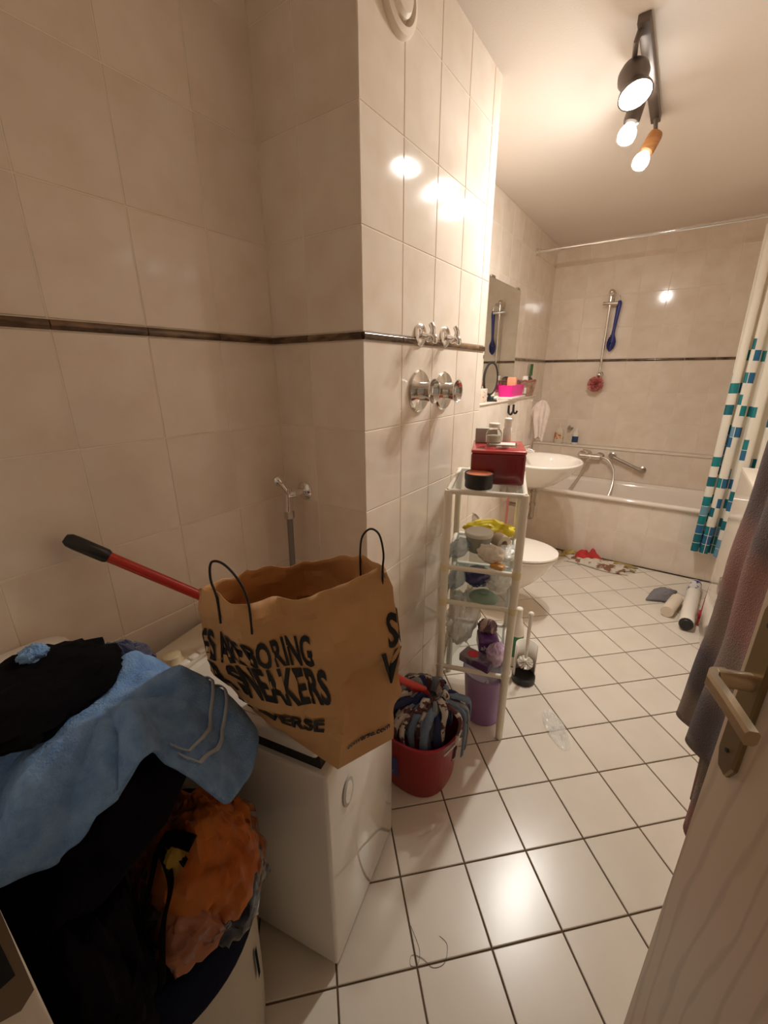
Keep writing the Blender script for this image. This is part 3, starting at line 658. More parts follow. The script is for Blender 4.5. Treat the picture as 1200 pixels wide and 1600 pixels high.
M().lathe([(.0205, .055), (.0205, .068), (.018, .070)], 20).build('lid', WHITEPL, jr)
bottle('roll_on_bottle', 'slim white bottle standing on the red box', 'bottle', on_red(.03, .04), [(.014, 0), (.016, .004), (.016, .055), (.011, .065)], WHITEPL, WHITEPL, [(.013, .065), (.014, .068), (.014, .095), (.010, .098)])
GREYC = mat('grey_card', (0.40, 0.37, 0.32), .6)
t = M().box((0, 0, .028), (.085, .05, .056), bev=.003).build('grey_carton', GREYC); t.location = on_red(-.045, .072); t.rotation_euler = (0, 0, .35); tag(t, 'small grey carton at the back corner of the red box', 'carton')
PKB = mat('pink_bottle_plastic', (0.70, 0.32, 0.30), .4)

# second shelf
def foil(name, label, cat, loc, r, m_, seed, amp=.22, fold=.22, fr=1.5, rz=0, group=None):
    o = M().lump((0, 0, r[2] * .95), r, seed, amp, fr, 48, 24, flat=0.001, fold=fold).build(name, m_, ang=60); o.location = loc; o.rotation_euler = (0, 0, rz); return tag(o, label, cat, group)
YELB = mat('yellow_plastic_bag', (0.70, 0.55, 0.02), 0.35, col2=(0.35, 0.28, 0.06), scale=18, contrast=(.6, .8))
CLEARB = mat('clear_plastic_film', (0.85, 0.86, 0.82), 0.15, alpha=.3)
MILKB = mat('milky_plastic_film', (0.66, 0.64, 0.56), 0.22, alpha=.55)
BLUEF = mat('pale_blue_film', (0.40, 0.50, 0.58), 0.15, alpha=.5)
w = rk(.0, .0)
jb = thing('storage_jar', 'pale grey round jar with flat lid on the second shelf', 'jar', (*rk(-.02, -.01), ZS[2]))
GJ = mat('frosted_jar', (0.30, 0.31, 0.25), 0.3, col2=(0.40, 0.40, 0.33), scale=10)
M().lathe([(.034, 0), (.04, .004), (.050, .055), (.052, .072)], 28).build('body', GJ, jb)
M().lathe([(.055, .07), (.056, .074), (.056, .082), (.052, .085), (.044, .0835), (.001, .0835)], 28).build('lid', mat('grey_lid', (0.66, 0.64, 0.57), .3), jb)
tr2 = M().lathe([(.013, -.028), (.030, -.028), (.031, -.026), (.031, .026), (.030, .028), (.013, .028), (.012, .026), (.012, -.026)], 26, cap0=False, cap1=False).build('tape_roll', mat('beige_tape', (0.58, 0.48, 0.36), .5)); tr2.location = (*rk(.065, .035), ZS[2] + .032); tr2.rotation_euler = (PI / 2, 0, .9); tag(tr2, 'beige tape roll standing beside the storage jar', 'tape roll')
foil('yellow_bag', 'crumpled yellow plastic bag at the back of the second shelf', 'plastic bag', (*rk(.015, .115), ZS[2]), (.10, .05, .045), YELB, 3, rz=.2)
foil('white_paper_bundle', 'crumpled white paper bundle at the front of the second shelf', 'paper', (*rk(.035, -.105), ZS[2]), (.048, .042, .036), mat('crumpled_white', (.78, .70, .60), .7), 11)
foil('clear_bag', 'clear plastic bag spilling off the right of the second shelf', 'plastic bag', (*rk(.095, -.05), ZS[2]), (.045, .07, .022), MILKB, 5)
foil('blue_film_bag', 'pale blue plastic film at the left of the second shelf', 'plastic bag', (*rk(-.085, -.06), ZS[2]), (.035, .08, .03), BLUEF, 8)
t = M().box((0, 0, .008), (.05, .035, .016), bev=.006).build('orange_soap', mat('orange_soap_mat', (.62, .30, .06), .4)); t.location = (*rk(.06, -.15), ZS[2]); tag(t, 'small orange bar at the front edge of the second shelf', 'soap')
# third shelf
NAVYF = mat('navy_foil', (0.05, 0.05, 0.16), 0.2, coat=.4)
foil('navy_pack', 'shiny navy blue pack on the third shelf', 'pack', (*rk(-.015, -.02), ZS[1]), (.05, .055, .038), NAVYF, 21, amp=.2)
foil('printed_bag', 'clear white bag with faint print on the third shelf', 'plastic bag', (*rk(.075, -.02), ZS[1]), (.045, .08, .036), MILKB, 22)
TEALD = mat('sage_dish', (0.22, 0.32, 0.25), 0.35)
t = thing('sage_dish', 'sage green shallow dish upside down on the third shelf', 'dish', (*rk(.02, -.125), ZS[1])); M().lathe([(.050, 0), (.052, .003), (.048, .012), (.030, .024), (.004, .028)], 28, sx=1.1).build('bowl', TEALD, t)
M().lathe([(.020, .026), (.021, .030), (.018, .031)], 20).build('foot_ring', TEALD, t)
foil('blue_grey_bag', 'blue grey plastic film bunched at the left of the third shelf', 'plastic bag', (*rk(-.088, -.05), ZS[1]), (.028, .085, .04), BLUEF, 24)
# lowest shelf
foil('frosted_bag', 'large milky plastic bag on the left of the lowest shelf', 'plastic bag', (*rk(-.06, .03), ZS[0]), (.058, .10, .115), MILKB, 31, amp=.25, fold=.45)
PURP = mat('purple_foil', (0.10, 0.025, 0.16), 0.25, coat=.3, col2=(0.22, 0.10, 0.30), scale=12)
t = M().box((0, 0, .035), (.085, .10, .07), bev=.014, seg=3).build('purple_pack', PURP); t.location = (*rk(.05, -.02), ZS[0]); t.rotation_euler = (0, 0, RA + .2); tag(t, 'purple hygiene pack with pale lettering on the lowest shelf', 'pack')
foil('lilac_pack', 'pale lilac soft pack at the right of the lowest shelf', 'pack', (*rk(.085, -.11), ZS[0]), (.035, .05, .045), mat('lilac_film', (.45, .30, .48), .3, col2=(.62, .48, .58), scale=20), 33)
bx = thing('flat_carton', 'flat dark carton with red and purple print on the lowest shelf', 'carton', (*rk(.015, -.13), ZS[0]), RA - .45)
M().box((0, 0, .017), (.13, .065, .034), bev=.003).build('body', mat('printed_carton', (0.30, 0.26, 0.28), .35, col2=(0.10, 0.04, 0.14), scale=16, contrast=(.45, .55)), bx)
M().lathe([(.022, .0), (.022, .002), (.001, .0025)], 20, (-.02, .0, .034)).build('printed_disc', mat('red_print', (.65, .03, .06), .35), bx)
foil('striped_pack', 'small pack with pale stripes above the purple pack', 'pack', (*rk(.045, .0), ZS[0] + .071), (.04, .04, .026), mat('striped_wrap', (.55, .38, .34), .4, col2=(.12, .05, .08), scale=9, stretch=(9, 1, 1), contrast=(.48, .52)), 35, amp=.1)
def text_mesh(body, size, bold=0.0, sx=1.0):
    cu = bpy.data.curves.new('txt', 'FONT'); cu.body = body; cu.size = size; cu.offset = bold; cu.resolution_u = 3
    ob = bpy.data.objects.new('txt', cu); C.objects.link(ob); dg = bpy.context.evaluated_depsgraph_get(); me = ob.evaluated_get(dg).to_mesh()
    V = [Vector((v.co.x * sx, v.co.y, 0)) for v in me.vertices]; F = [tuple(p.vertices) for p in me.polygons]
    ob.evaluated_get(dg).to_mesh_clear(); bpy.data.objects.remove(ob); bpy.data.curves.remove(cu); return V, F
pp = bpy.data.objects[t.name] if False else None

# ------------------------------------------------------------------ bin, toilet brush, bottle under and behind the rack
PURT = mat('purple_translucent', (0.40, 0.24, 0.48), 0.25, alpha=.62)
pbn = thing('purple_bin', 'translucent purple plastic bin under the white rack', 'bin', (-0.468, 1.435, 0))
m = M().lathe([(.070, 0), (.073, .003), (.092, .235), (.095, .24), (.0925, .24), (.0705, .006), (.001, .005)], 36, cap1=False); m.build('body', PURT, pbn)
M().tube([(.0945 * math.cos(t), .0945 * math.sin(t), .240) for t in [k * 2 * PI / 36 for k in range(37)]], .003, 6, cap=False).build('rim', PURT, pbn)
foil('bin_liner', 'pale crumpled paper inside the purple bin', 'paper', (-0.468, 1.435, .008), (.055, .055, .07), mat('dull_lilac_paper', (.50, .40, .46), .8), 41, amp=.2)
tb = thing('toilet_brush', 'white toilet brush in an open holder with dark base behind the rack', 'toilet brush', (-0.385, 1.752, 0))
M().lathe([(.052, 0), (.055, .003), (.055, .03), (.050, .034)], 28).build('base', BLACKPL, tb)
m = M()
m.loft([[(.052 * math.cos(a), .052 * math.sin(a), z) for a in [PI * (.15 + .0) + k * (2 * PI - PI * .9) / 20 for k in range(21)]] for z in (.03, .20)], closed=False); m.build('holder', WHITEPL, tb, solid=.004)
m = M().tube([(0, 0, .13), (0, 0.0, .36)], [.008, .009], 10); m.ball((0, 0, .37), .013); m.build('handle', WHITEPL, tb)
m = M(); random.seed(9)
for i in range(170):
    z = random.uniform(-.9, .9); a = random.random() * 2 * PI; d = Vector((math.sqrt(1 - z * z) * math.cos(a), math.sqrt(1 - z * z) * math.sin(a), z * .8)); m.tube([Vector((0, 0, .10)) + d * .008, Vector((0, 0, .10)) + d * .038], .0022, 4)
o = m.build('bristles', WHITEPL, tb); o['kind'] = 'stuff'
bottle('cleaner_bottle', 'slim white cleaner bottle with green label behind the rack', 'bottle', (-0.462, 1.845, 0), [(.03, 0), (.034, .005), (.034, .2), (.02, .26), (.012, .28)], WHITEPL, WHITEPL, [(.014, .28), (.016, .285), (.016, .325), (.012, .33)],
       band=([(.0345, .06), (.0345, .18)], mat('green_print', (.04, .2, .08), .4)))

# ------------------------------------------------------------------ red bucket with mop
BKX, BKY = -0.572, 1.055
REDP = mat('red_plastic', (0.30, 0.006, 0.014), 0.3); DRED = mat('red_pole', (0.48, 0.03, 0.015), 0.3)
bu = thing('red_bucket', 'red oval mop bucket between washing machine and rack', 'bucket', (BKX, BKY, 0))
def oval(rx, ry, z, n=40): return [(rx * math.copysign(abs(math.cos(a)) ** .8, math.cos(a)), ry * math.copysign(abs(math.sin(a)) ** .8, math.sin(a)), z) for a in [2 * PI * k / n for k in range(n)]]
m = M().loft([oval(.118, .118, 0), oval(.124, .124, .006), oval(.146, .148, .235), oval(.153, .155, .245), oval(.155, .157, .252), oval(.150, .152, .256), oval(.144, .146, .250), oval(.12, .12, .012)]); m.build('body', REDP, bu, ang=60)
BLL = mat('blue_sticker', (0.03, 0.05, 0.22), .35, col2=(.35, .42, .55), scale=40, contrast=(.55, .6))
def bk_s(u, v):
    a = -1.93 + .33 * u; z = .07 + .09 * v; f = z / .235; rx = .124 + .022 * f + .0015
    return (rx * math.copysign(abs(math.cos(a)) ** .8, math.cos(a)), (rx + .001 * f) * math.copysign(abs(math.sin(a)) ** .8, math.sin(a)), z)
M().grid(8, 4, bk_s).build('sticker', BLL, bu)
M().tube(smoothpath([(.148, .03, .24), (.165, .02, .262), (.17, -.05, .268), (.15, -.11, .25)], 6), .004, 8).build('bail', STEEL, bu)
mp = thing('string_mop', 'strip mop with red pole and black grip standing in the bucket', 'mop', (BKX, BKY, 0.0))
G0 = Vector((-1.088, .300, 1.079)); G1 = Vector((-.548, 1.035, .385))
ro = Vector((BKX, BKY, 0))
def polept(t):
    p = G0.lerp(G1, t); p.z += .075 * math.sin(PI * min(1, max(0, (t - .36) / .56))) ** 2 if .36 < t < .92 else 0; return p - ro
M().tube([polept(.06 + .94 * k / 40) for k in range(41)], .0125, 12).build('pole', DRED, mp)
M().tube([polept(t) for t in (0, .008, .02, .045, .078, .084)], [.010, .0155, .0165, .0165, .0165, .013], 14).build('grip', BLACKPL, mp)
sk = Vector((.03, .0, .375)); M().lathe([(.012, .0), (.019, .01), (.021, .05), (.017, .075)], 14, tuple(sk + Vector((0, -.005, -.03))), axis=(-.45, -.35, .6)).build('socket', REDP, mp)
M().lathe([(.045, -.01), (.05, .0), (.04, .02), (.015, .03)], 18, (.035, .0, .325)).build('strip_clamp', BLACKPL, mp)
random.seed(12)
SM = [mat('mop_grey', (.20, .21, .22), .95, bump=.4, bscale=200), mat('mop_blue', (.13, .18, .25), .95, bump=.4, bscale=200), mat('mop_check', (.50, .42, .36), .95, col2=(.08, .03, .03), scale=34, contrast=(.5, .53)), mat('mop_dark', (.04, .035, .04), .95), mat('mop_navy', (.02, .025, .08), .95)]
for i in range(84):
    lay = i // 28; a = 2 * PI * (i % 28) / 28 + random.uniform(-.1, .1) + lay * .07; R_ = (.132, .108, .075)[lay] + random.uniform(-.012, .006); hgt = random.uniform(-.005, .02) + .012 * lay; wv = random.uniform(.020, .032)
    dx, dy = math.cos(a), math.sin(a); zend = random.uniform(.20, .235) + .03 * lay
    if i in (0, 1, 27, 2): R_ = .178; zend = random.uniform(.18, .215)
    cv = random.uniform(-.3, .3)
    pts = smoothpath([(.035 + .015 * dx, .015 * dy, .325), (.035 + .045 * dx, .045 * dy, .352 + hgt), (.02 + (R_ * .8) * dx, R_ * .8 * dy, .335 + hgt), (R_ * math.cos(a + cv * .5), R_ * math.sin(a + cv * .5), .285 + hgt), ((R_ + .004) * math.cos(a + cv), (R_ + .004) * math.sin(a + cv), zend)], 5)
    t1 = Vector((-dy, dx, .35 * random.uniform(-1, 1))).normalized(); nn = Vector((dx, dy, .8)).normalized()
    mm = M().loft([[p - t1 * wv / 2, p + nn * .005, p + t1 * wv / 2] for p in pts], closed=False)
    mm.build('mop_strip', SM[random.choice((0, 0, 0, 1, 1, 2, 2, 3, 4))], mp, solid=.003)

# ------------------------------------------------------------------ washing machine
WA = math.radians(11.6)
wm = thing('washing_machine', 'white top-loading washing machine in the alcove under the paper bag', 'washing machine', (-0.449, 0.438, 0), WA)
WHITEM = mat('white_appliance_enamel', (0.76, 0.71, 0.63), 0.07, coat=.4)
WD, WWd = 0.575, 0.365     # local: x from 0 to -WD (towards the wall), y from 0 to WWd
M().box((-WD / 2, WWd / 2, .338), (WD, WWd, .636), bev=.008, seg=3).build('cabinet', WHITEM, wm)
M().box((-WD / 2, WWd / 2, .010), (WD - .05, WWd - .04, .02)).build('plinth', BLACKPL, wm)
M().box((-WD / 2 - .005, WWd / 2, .673), (WD - .03, WWd - .03, .036)).build('gap_shade', mat('gap_shade_black', (.01, .009, .008), .7), wm)  # black band paints the shade in the gap below the top panel
topm = M().box((-WD / 2 - .01, WWd / 2, .7075), (WD - .02, WWd - .006, .035), bev=.010, seg=3).build('top_panel', WHITEM, wm)
M().box((-.24, WWd / 2, .7262), (.36, WWd - .05, .004), bev=.0015).build('lid', WHITEM, topm)
M().box((-.5, WWd / 2, .729), (.12, WWd - .03, .014), bev=.005).build('control_panel', mat('panel_cream', (.66, .58, .45), .3), wm)
M().lathe([(.026, 0), (.028, .004), (.024, .008), (.022, .024), (.018, .027)], 24, (-.485, .07, .735)).build('knob', mat('knob_cream', (.62, .52, .33), .35), wm)
for k in range(4): M().box((-.452 + .0, .05 + .028 * k, .738), (.016, .022, .008), bev=.002).build('button', WHITEPL, wm)
M().lathe([(.027, 0), (.027, .002), (.022, .003)], 28, (0.001, .085, .52), axis=(1, 0, 0), sx=1.5, sy=.9).build('badge_ring', mat('badge_grey', (.42, .40, .37), .3), wm)
M().lathe([(.019, 0.003), (.019, .004), (.001, .0042)], 28, (0.001, .085, .52), axis=(1, 0, 0), sx=1.6, sy=.9).build('badge', WHITEM, wm)

# ------------------------------------------------------------------ paper shopping bag
PAPER = mat('kraft_paper', (0.64, 0.37, 0.165), 0.7, col2=(0.57, 0.31, 0.13), scale=7, bump=.5, bscale=26)
BZ = [(0.7365, [(-.66, .50), (-.605, .428), (-.515, .420), (-.397, .420), (-.375, .475), (-.350, .535), (-.45, .60), (-.57, .585)]),
      (0.85, [(-.66, .45), (-.585, .358), (-.475, .372), (-.385, .432), (-.371, .486), (-.343, .54), (-.45, .60), (-.58, .57)]),
      (0.97, [(-.66, .42), (-.600, .319), (-.50, .352), (-.401, .434), (-.385, .488), (-.348, .54), (-.45, .585), (-.58, .55)]),
      (1.04, [(-.62, .41), (-.588, .310), (-.493, .341), (-.414, .433), (-.396, .49), (-.358, .545), (-.455, .563), (-.555, .525)]),
      (1.10, [(-.585, .40), (-.573, .303), (-.486, .333), (-.427, .432), (-.402, .490), (-.370, .55), (-.46, .545), (-.535, .50)])]
BS = [-.10, 0.0, .105, .233, .293, .35, .46, .59, .70]
def bag_raw(s, z):
    zs = [b[0] for b in BZ]; i = 0
    while i < len(zs) - 2 and z > zs[i + 1]: i += 1
    f = (z - zs[i]) / (zs[i + 1] - zs[i])
    if s > .70: s -= .80
    k = 0
    while k < 7 and s > BS[k + 1]: k += 1
    g = (s - BS[k]) / (BS[k + 1] - BS[k])
    def at(lv): a, b = Vector(BZ[lv][1][k]), Vector(BZ[lv][1][(k + 1) % 8]); return a.lerp(b, g)
    q = at(i).lerp(at(i + 1), f); return Vector((q.x, q.y, z))
BAGC = Vector((-.47, .45, 0))
def bag(s, z, out=0.0):
    p = bag_raw(s, z); e = .004
    n = (bag_raw(s + e, z) - bag_raw(s - e, z)).cross(Vector((0, 0, 1)))
    if n.length > 0: n.normalize()
    w = noise.fractal(p * 16 + Vector((3, 1, 7)), 1.0, 2.1, 3) * .007 + (abs(noise.noise(p * 9 + Vector((0, 0, 4)))) - .2) * .026 + (abs(noise.noise(p * 21)) - .2) * .009
    zz = z + (.012 * math.sin(s * 17 + 1) + .008 * noise.noise(Vector((s * 30, 2, 0)))) * max(0, (z - 1.0) / .1)
    return Vector((p.x, p.y, zz)) + n * (w * min(1, (z - .736) / .05) + out)
sg = thing('paper_bag', 'open brown paper shopping bag with black lettering on the washing machine', 'paper bag', (0, 0, 0))
NSG, NZG = 96, 30; secs = []
for j in range(NZG + 1):
    z = .7365 + (1.10 - .7365) * j / NZG; secs.append([bag(-.10 + .80 * k / NSG, z) for k in range(NSG)])
m = M().loft(secs, cap0=True, cap1=False); m.build('paper_shell', PAPER, sg, ang=14, solid=.0008, offset=0)
INK = mat('black_ink', (0.012, 0.009, 0.008), 0.6)
def bag_text(body, s_end, z0, size, sx=.62, bold=.0, name='printed_text', maxs=None):
    V_, F_ = text_mesh(body, size, bold, sx); wmax = max(v.x for v in V_)
    m = M(); m.v = [bag(s_end - wmax + v.x, max(.738, z0 + v.y), .0026) for v in V_]; m.f = F_; return m.build(name, INK, sg, smooth=False)
bag_text('SHOES ARE BORING', .196, .962, .088, .325, .0026)
bag_text('WEAR SNEAKERS', .213, .885, .098, .40, .0032)
bag_text('CONVERSE', .192, .820, .048, 1.0, .0018)
bag_text('converse.com', .338, .775, .019, .85, .0006)
bag_text('SHOES AR', .357 + .145, .962, .088, .42, .0026); bag_text('WEAR S', .357 + .145, .885, .098, .52, .0032)
CORD = mat('black_cord', (0.012, 0.01, 0.01), .7)
def cordh(p0, p1, h, lean):
    a, b = Vector(p0), Vector(p1); l = Vector(lean); up = Vector((0, 0, 1)); d = (b - a)
    pts = smoothpath([a - up * .035, a + up * .01, a + d * .0 + up * h * .55 + l * .5, a + d * .22 + up * h * .95 + l, a + d * .6 + up * h * 1.0 + l, a + d * .95 + up * h * .72 + l * .7, b + up * .02, b - up * .035], 6)
    M().tube(pts, .0019, 7).build('cord_handle', CORD, sg)
a_ = bag(.055, 1.085, .002); b_ = bag(.108, 1.085, .002); cordh(a_, b_, .075, (-.012, -.004, 0))
a_ = bag(.428, 1.085, -.004); b_ = bag(.360, 1.085, -.004); cordh(b_, a_, .075, (.0, .006, 0))
PALE = mat('pale_print', (.80, .72, .78), .5)
tx_, tf_ = text_mesh('always', .030, .0004, .9)
pk_ = [o for o in bpy.data.objects if o.name.startswith('purple_pack')][0]
m = M(); m.v = [Vector((-.036 + v.x, -.0505, .026 + v.y)) for v in tx_]; m.f = tf_; m.build('printed_text', PALE, pk_, smooth=False)

# ------------------------------------------------------------------ laundry basket and its pile
LBX, LBY = -0.64, 0.168
lb = thing('laundry_basket', 'round cream fabric laundry basket with navy rim beside the door', 'laundry basket', (LBX, LBY, 0))
CREAMF = mat('cream_canvas', (0.50, 0.45, 0.37), 0.9, bump=.4, bscale=90); NAVYC = mat('navy_canvas', (0.004, 0.005, 0.018), 0.95, bump=.4, bscale=160, spec=.1)
def wob(r, z, k, n, s): a = 2 * PI * k / n; return (r * (1 + .012 * noise.noise(Vector((math.cos(a) * 2, math.sin(a) * 2, z * 6 + s)))) * math.cos(a), r * (1 + .012 * noise.noise(Vector((math.cos(a) * 2, math.sin(a) * 2, z * 6 + s)))) * math.sin(a), z)
m = M().loft([[wob(r, z, k, 56, 0) for k in range(56)] for r, z in ((.148, 0), (.155, .006), (.160, .12), (.165, .3), (.170, .45), (.170, .53), (.163, .53), (.155, .2), (.148, .012))]); m.build('body', CREAMF, lb, ang=70)
m = M().loft([[wob(r, z + .012 * math.sin(2 * 2 * PI * k / 56 + .8) * (z < .5), k, 56, 3) for k in range(56)] for r, z in ((.1765, .425), (.179, .44), (.179, .53), (.175, .552), (.168, .554), (.160, .535), (.156, .45))], cap0=False, cap1=False); m.build('navy_rim', NAVYC, lb, ang=70)
a0 = .62
m = M().grid(10, 3, lambda u, v: ((.1668 + .002) * math.cos(a0 + .02 * v), (.1668 + .002) * math.sin(a0 + .02 * v), .26 + .07 * u)); m.grid(10, 3, lambda u, v: (.170 * math.cos(a0 - .04 + .06 * v), .170 * math.sin(a0 - .04 + .06 * v), .25 + .09 * u)); m.build('handle_slit', NAVYC, lb)
def dome(r): return .55 + .385 * (1 - min(1.3, r / .235) ** 3)
BLKC = mat('black_cotton', (0.004, 0.0035, 0.004), 0.95, bump=.4, bscale=80, spec=.08); DKP = mat('dark_purple_knit', (0.010, 0.006, 0.011), 0.95, col2=(.004, .003, .005), scale=12, bump=.5, bscale=120, spec=.1)
def heap(name, label, rmax, lift, seed, m_, n=64, k=26, cat='laundry'):
    secs = []
    for i in range(k + 1):
        f = i / k; q = []
        for j in range(n):
            a = 2 * PI * j / n; rm = rmax(a) if callable(rmax) else rmax; r = rm * f
            p = Vector((r * math.cos(a), r * math.sin(a), dome(r) + lift)); w = noise.fractal(Vector((p.x * 9, p.y * 9, seed)), 1, 2, 3)
            p.z += .035 * w * f + .016 * math.sin(a * 6 + seed + r * 20 + 3 * w) * f; q.append(p)
        secs.append(q)
    o = M().loft(secs, cap0=False, cap1=True).build(name, m_, ang=80); o.location = (LBX, LBY, 0); return tag(o, label, cat)
hp = heap('dark_laundry', 'black and dark purple clothes heaped in the laundry basket', lambda a: .165 + .03 * max(0, math.cos(a + 1.5)) - .03 * max(0, math.cos(a - .4)), -.018, 2, DKP, cat='clothes')
o = M().lump((0, 0, 0), (.12, .062, .19), 4, .18, 2.2, 48, 26, fold=.2).build('black_garment', DKP); o.location = (-.575, .058, .60); tag(o, 'dark garment spilling over the near side of the laundry basket', 'garment')
TERRY = mat('blue_terry', (0.16, 0.31, 0.60), 0.95, col2=(0.24, 0.42, 0.72), scale=40, bump=1.0, bscale=300, sheen=.15, spec=.2)
def redge(a):
    d = math.degrees(a)
    if d > 180: d -= 360
    tb = [(-180, .12), (-140, .16), (-95, .185), (-75, .172), (-60, .155), (-30, .128), (-8, .116), (6, .108), (14, .135), (24, .178), (45, .188), (75, .178), (110, .16), (150, .13), (180, .12)]
    for (p, q), (r, s) in zip(tb, tb[1:]):
        if p <= d <= r: return q + (s - q) * (d - p) / (r - p)
    return .12
def tw_pt(a, f):
    r = redge(a) * f; v = Vector((r * math.cos(a), r * math.sin(a), 0)); g = min(1, (f / .55)) ** 2
    n1 = noise.noise(Vector((v.x * 7, v.y * 7, 1.3))); w = math.sin(a * 6 + 2.2 * n1 + r * 10); rid = max(0, w) ** 1.4
    r2 = (1 - abs(noise.noise(Vector((v.x * 9, v.y * 9, 5.5)))) * 2.2) * max(0, min(1, (math.cos(a + .25) + .1) * 1.5))
    z = dome(r) + .012 + g * (.034 * rid + .020 * max(0, r2) ** 2 + .016 * noise.fractal(Vector((v.x * 14, v.y * 14, 5.5)), 1, 2, 3))
    k = 1 + .14 * rid * g + .05 * max(0, r2) ** 2 * g
    return Vector((v.x * k, v.y * k, z))
NA, NR = 220, 64
secs = [[tw_pt(2 * PI * j / NA, i / NR) for j in range(NA)] for i in range(NR + 1)]
tw = M().loft(secs, cap0=False, cap1=False).build('blue_towel', TERRY, ang=80, solid=.007, offset=1); tw.location = (LBX, LBY, 0); tag(tw, 'light blue terry towel draped over the top of the laundry pile', 'towel')
WSTR = mat('woven_stripe', (.42, .46, .52), .9)
def on_tw(a, f):
    p = tw_pt(a, f); return Vector((p.x * 1.02, p.y * 1.02, p.z + .014))
for f0 in (.74, .82):
    m = M().loft([[on_tw(math.radians(d), f0), on_tw(math.radians(d), f0 + .018)] for d in range(18, 112, 2)], closed=False); m.build('woven_stripe', WSTR, tw, solid=.002, offset=1)
o = M().lump((0, 0, 0), (.10, .125, .034), 6, .13, 1.7, 64, 28, fold=.16).build('black_shirt', BLKC); o.location = (-.737, .112, .966); o.rotation_euler = (0, .05, .3); tag(o, 'black shirt bunched on top of the blue towel', 'garment')
o = M().lump((0, 0, 0), (.018, .02, .014), 9, .3).build('blue_sock', TERRY); o.location = (-.785, .135, 1.003); tag(o, 'small balled blue sock on the black shirt', 'sock')
o = M().lump((0, 0, 0), (.09, .055, .065), 15, .22, 2.4, 48, 24, fold=.25).build('navy_towel', mat('navy_terry', (.012, .018, .07), .95, bump=.8, bscale=400, sheen=.4)); o.location = (-.815, .262, .858); tag(o, 'navy terry towel at the back of the laundry pile', 'towel')
# orange clothes in a clear bag with black straps
ORAN = mat('orange_fabric', (0.50, 0.12, 0.010), 0.85, col2=(0.58, 0.17, 0.02), scale=9, bump=.4, bscale=60); PEAC = mat('peach_fabric', (.42, .16, .08), .85)
ob = thing('orange_clothes_bag', 'clear plastic bag stuffed with orange clothes bulging over the basket rim', 'plastic bag', (-.545, .225, .62))
M().lump((0, 0, 0), (.088, .085, .125), 18, .15, 2.0, 48, 26, fold=.2).build('orange_clothes', ORAN, ob)
M().lump((.045, -.062, -.045), (.045, .048, .065), 19, .2, 2.0, 36, 18, fold=.2).build('peach_clothes', PEAC, ob)
M().lump((.026, -.052, .088), (.014, .02, .03), 23, .2, 2.0, 30, 14).build('yellow_clothes', mat('mustard_fabric', (.33, .20, .03), .85), ob)
FILM = bpy.data.materials.new('thin_clear_film'); FILM.use_nodes = True
N_, L_ = FILM.node_tree.nodes, FILM.node_tree.links; N_.remove(N_['Principled BSDF'])
g_ = N_.new('ShaderNodeBsdfGlossy'); g_.inputs['Roughness'].default_value = .14; t_ = N_.new('ShaderNodeBsdfTransparent'); x_ = N_.new('ShaderNodeMixShader'); f_ = N_.new('ShaderNodeFresnel'); f_.inputs[0].default_value = 1.25
L_.new(f_.outputs[0], x_.inputs[0]); L_.new(t_.outputs[0], x_.inputs[1]); L_.new(g_.outputs[0], x_.inputs[2]); L_.new(x_.outputs[0], N_['Material Output'].inputs[0])
M().lump((.008, -.012, -.01), (.100, .104, .136), 18, .15, 2.0, 64, 34, fold=.16).build('film', FILM, ob)
def strap(pts, w, nm='strap'):
    P = smoothpath(pts, 6); M().loft([[p + Vector((.35, -.6, .5)).normalized() * 0 - Vector((-.3, .8, .2)).normalized() * w / 2, p + Vector((-.3, .8, .2)).normalized() * w / 2] for p in P], closed=False).build(nm, BLKC, ob, solid=.002)
strap([(.006, -.062, .118), (.048, -.072, .086), (.062, -.100, .040), (.088, -.125, -.02)], .013)
strap([(.006, -.063, .118), (.032, -.102, .076), (.050, -.132, .045), (.082, -.155, .035), (.092, -.178, .02)], .016)
strap([(-.002, -.055, .117), (.02, -.042, .122), (.044, -.030, .115)], .022, 'bow'); strap([(.005, -.052, .118), (.034, -.048, .104), (.042, -.045, .088)], .011, 'bow')
# tall white bin behind the basket
wb = thing('white_bin', 'tall white plastic bin behind the laundry pile against the wall', 'bin', (-.972, .115, 0))
M().loft([rrect(0, 0, .115, .12, .04, 0), rrect(0, 0, .125, .13, .045, .02), rrect(0, 0, .13, .135, .05, .80)]).build('body', WHITEPL, wb)
M().loft([rrect(0, 0, .134, .139, .05, .80), rrect(0, 0, .134, .139, .05, .83), rrect(0, 0, .124, .129, .05, .862), rrect(0, 0, .09, .095, .05, .880)]).build('lid', WHITEPL, wb, ang=60)
M().box((.02, .118, .862), (.05, .02, .02), bev=.006).build('orange_sticker', mat('orange_sticker_mat', (.62, .25, .10), .5), wb)

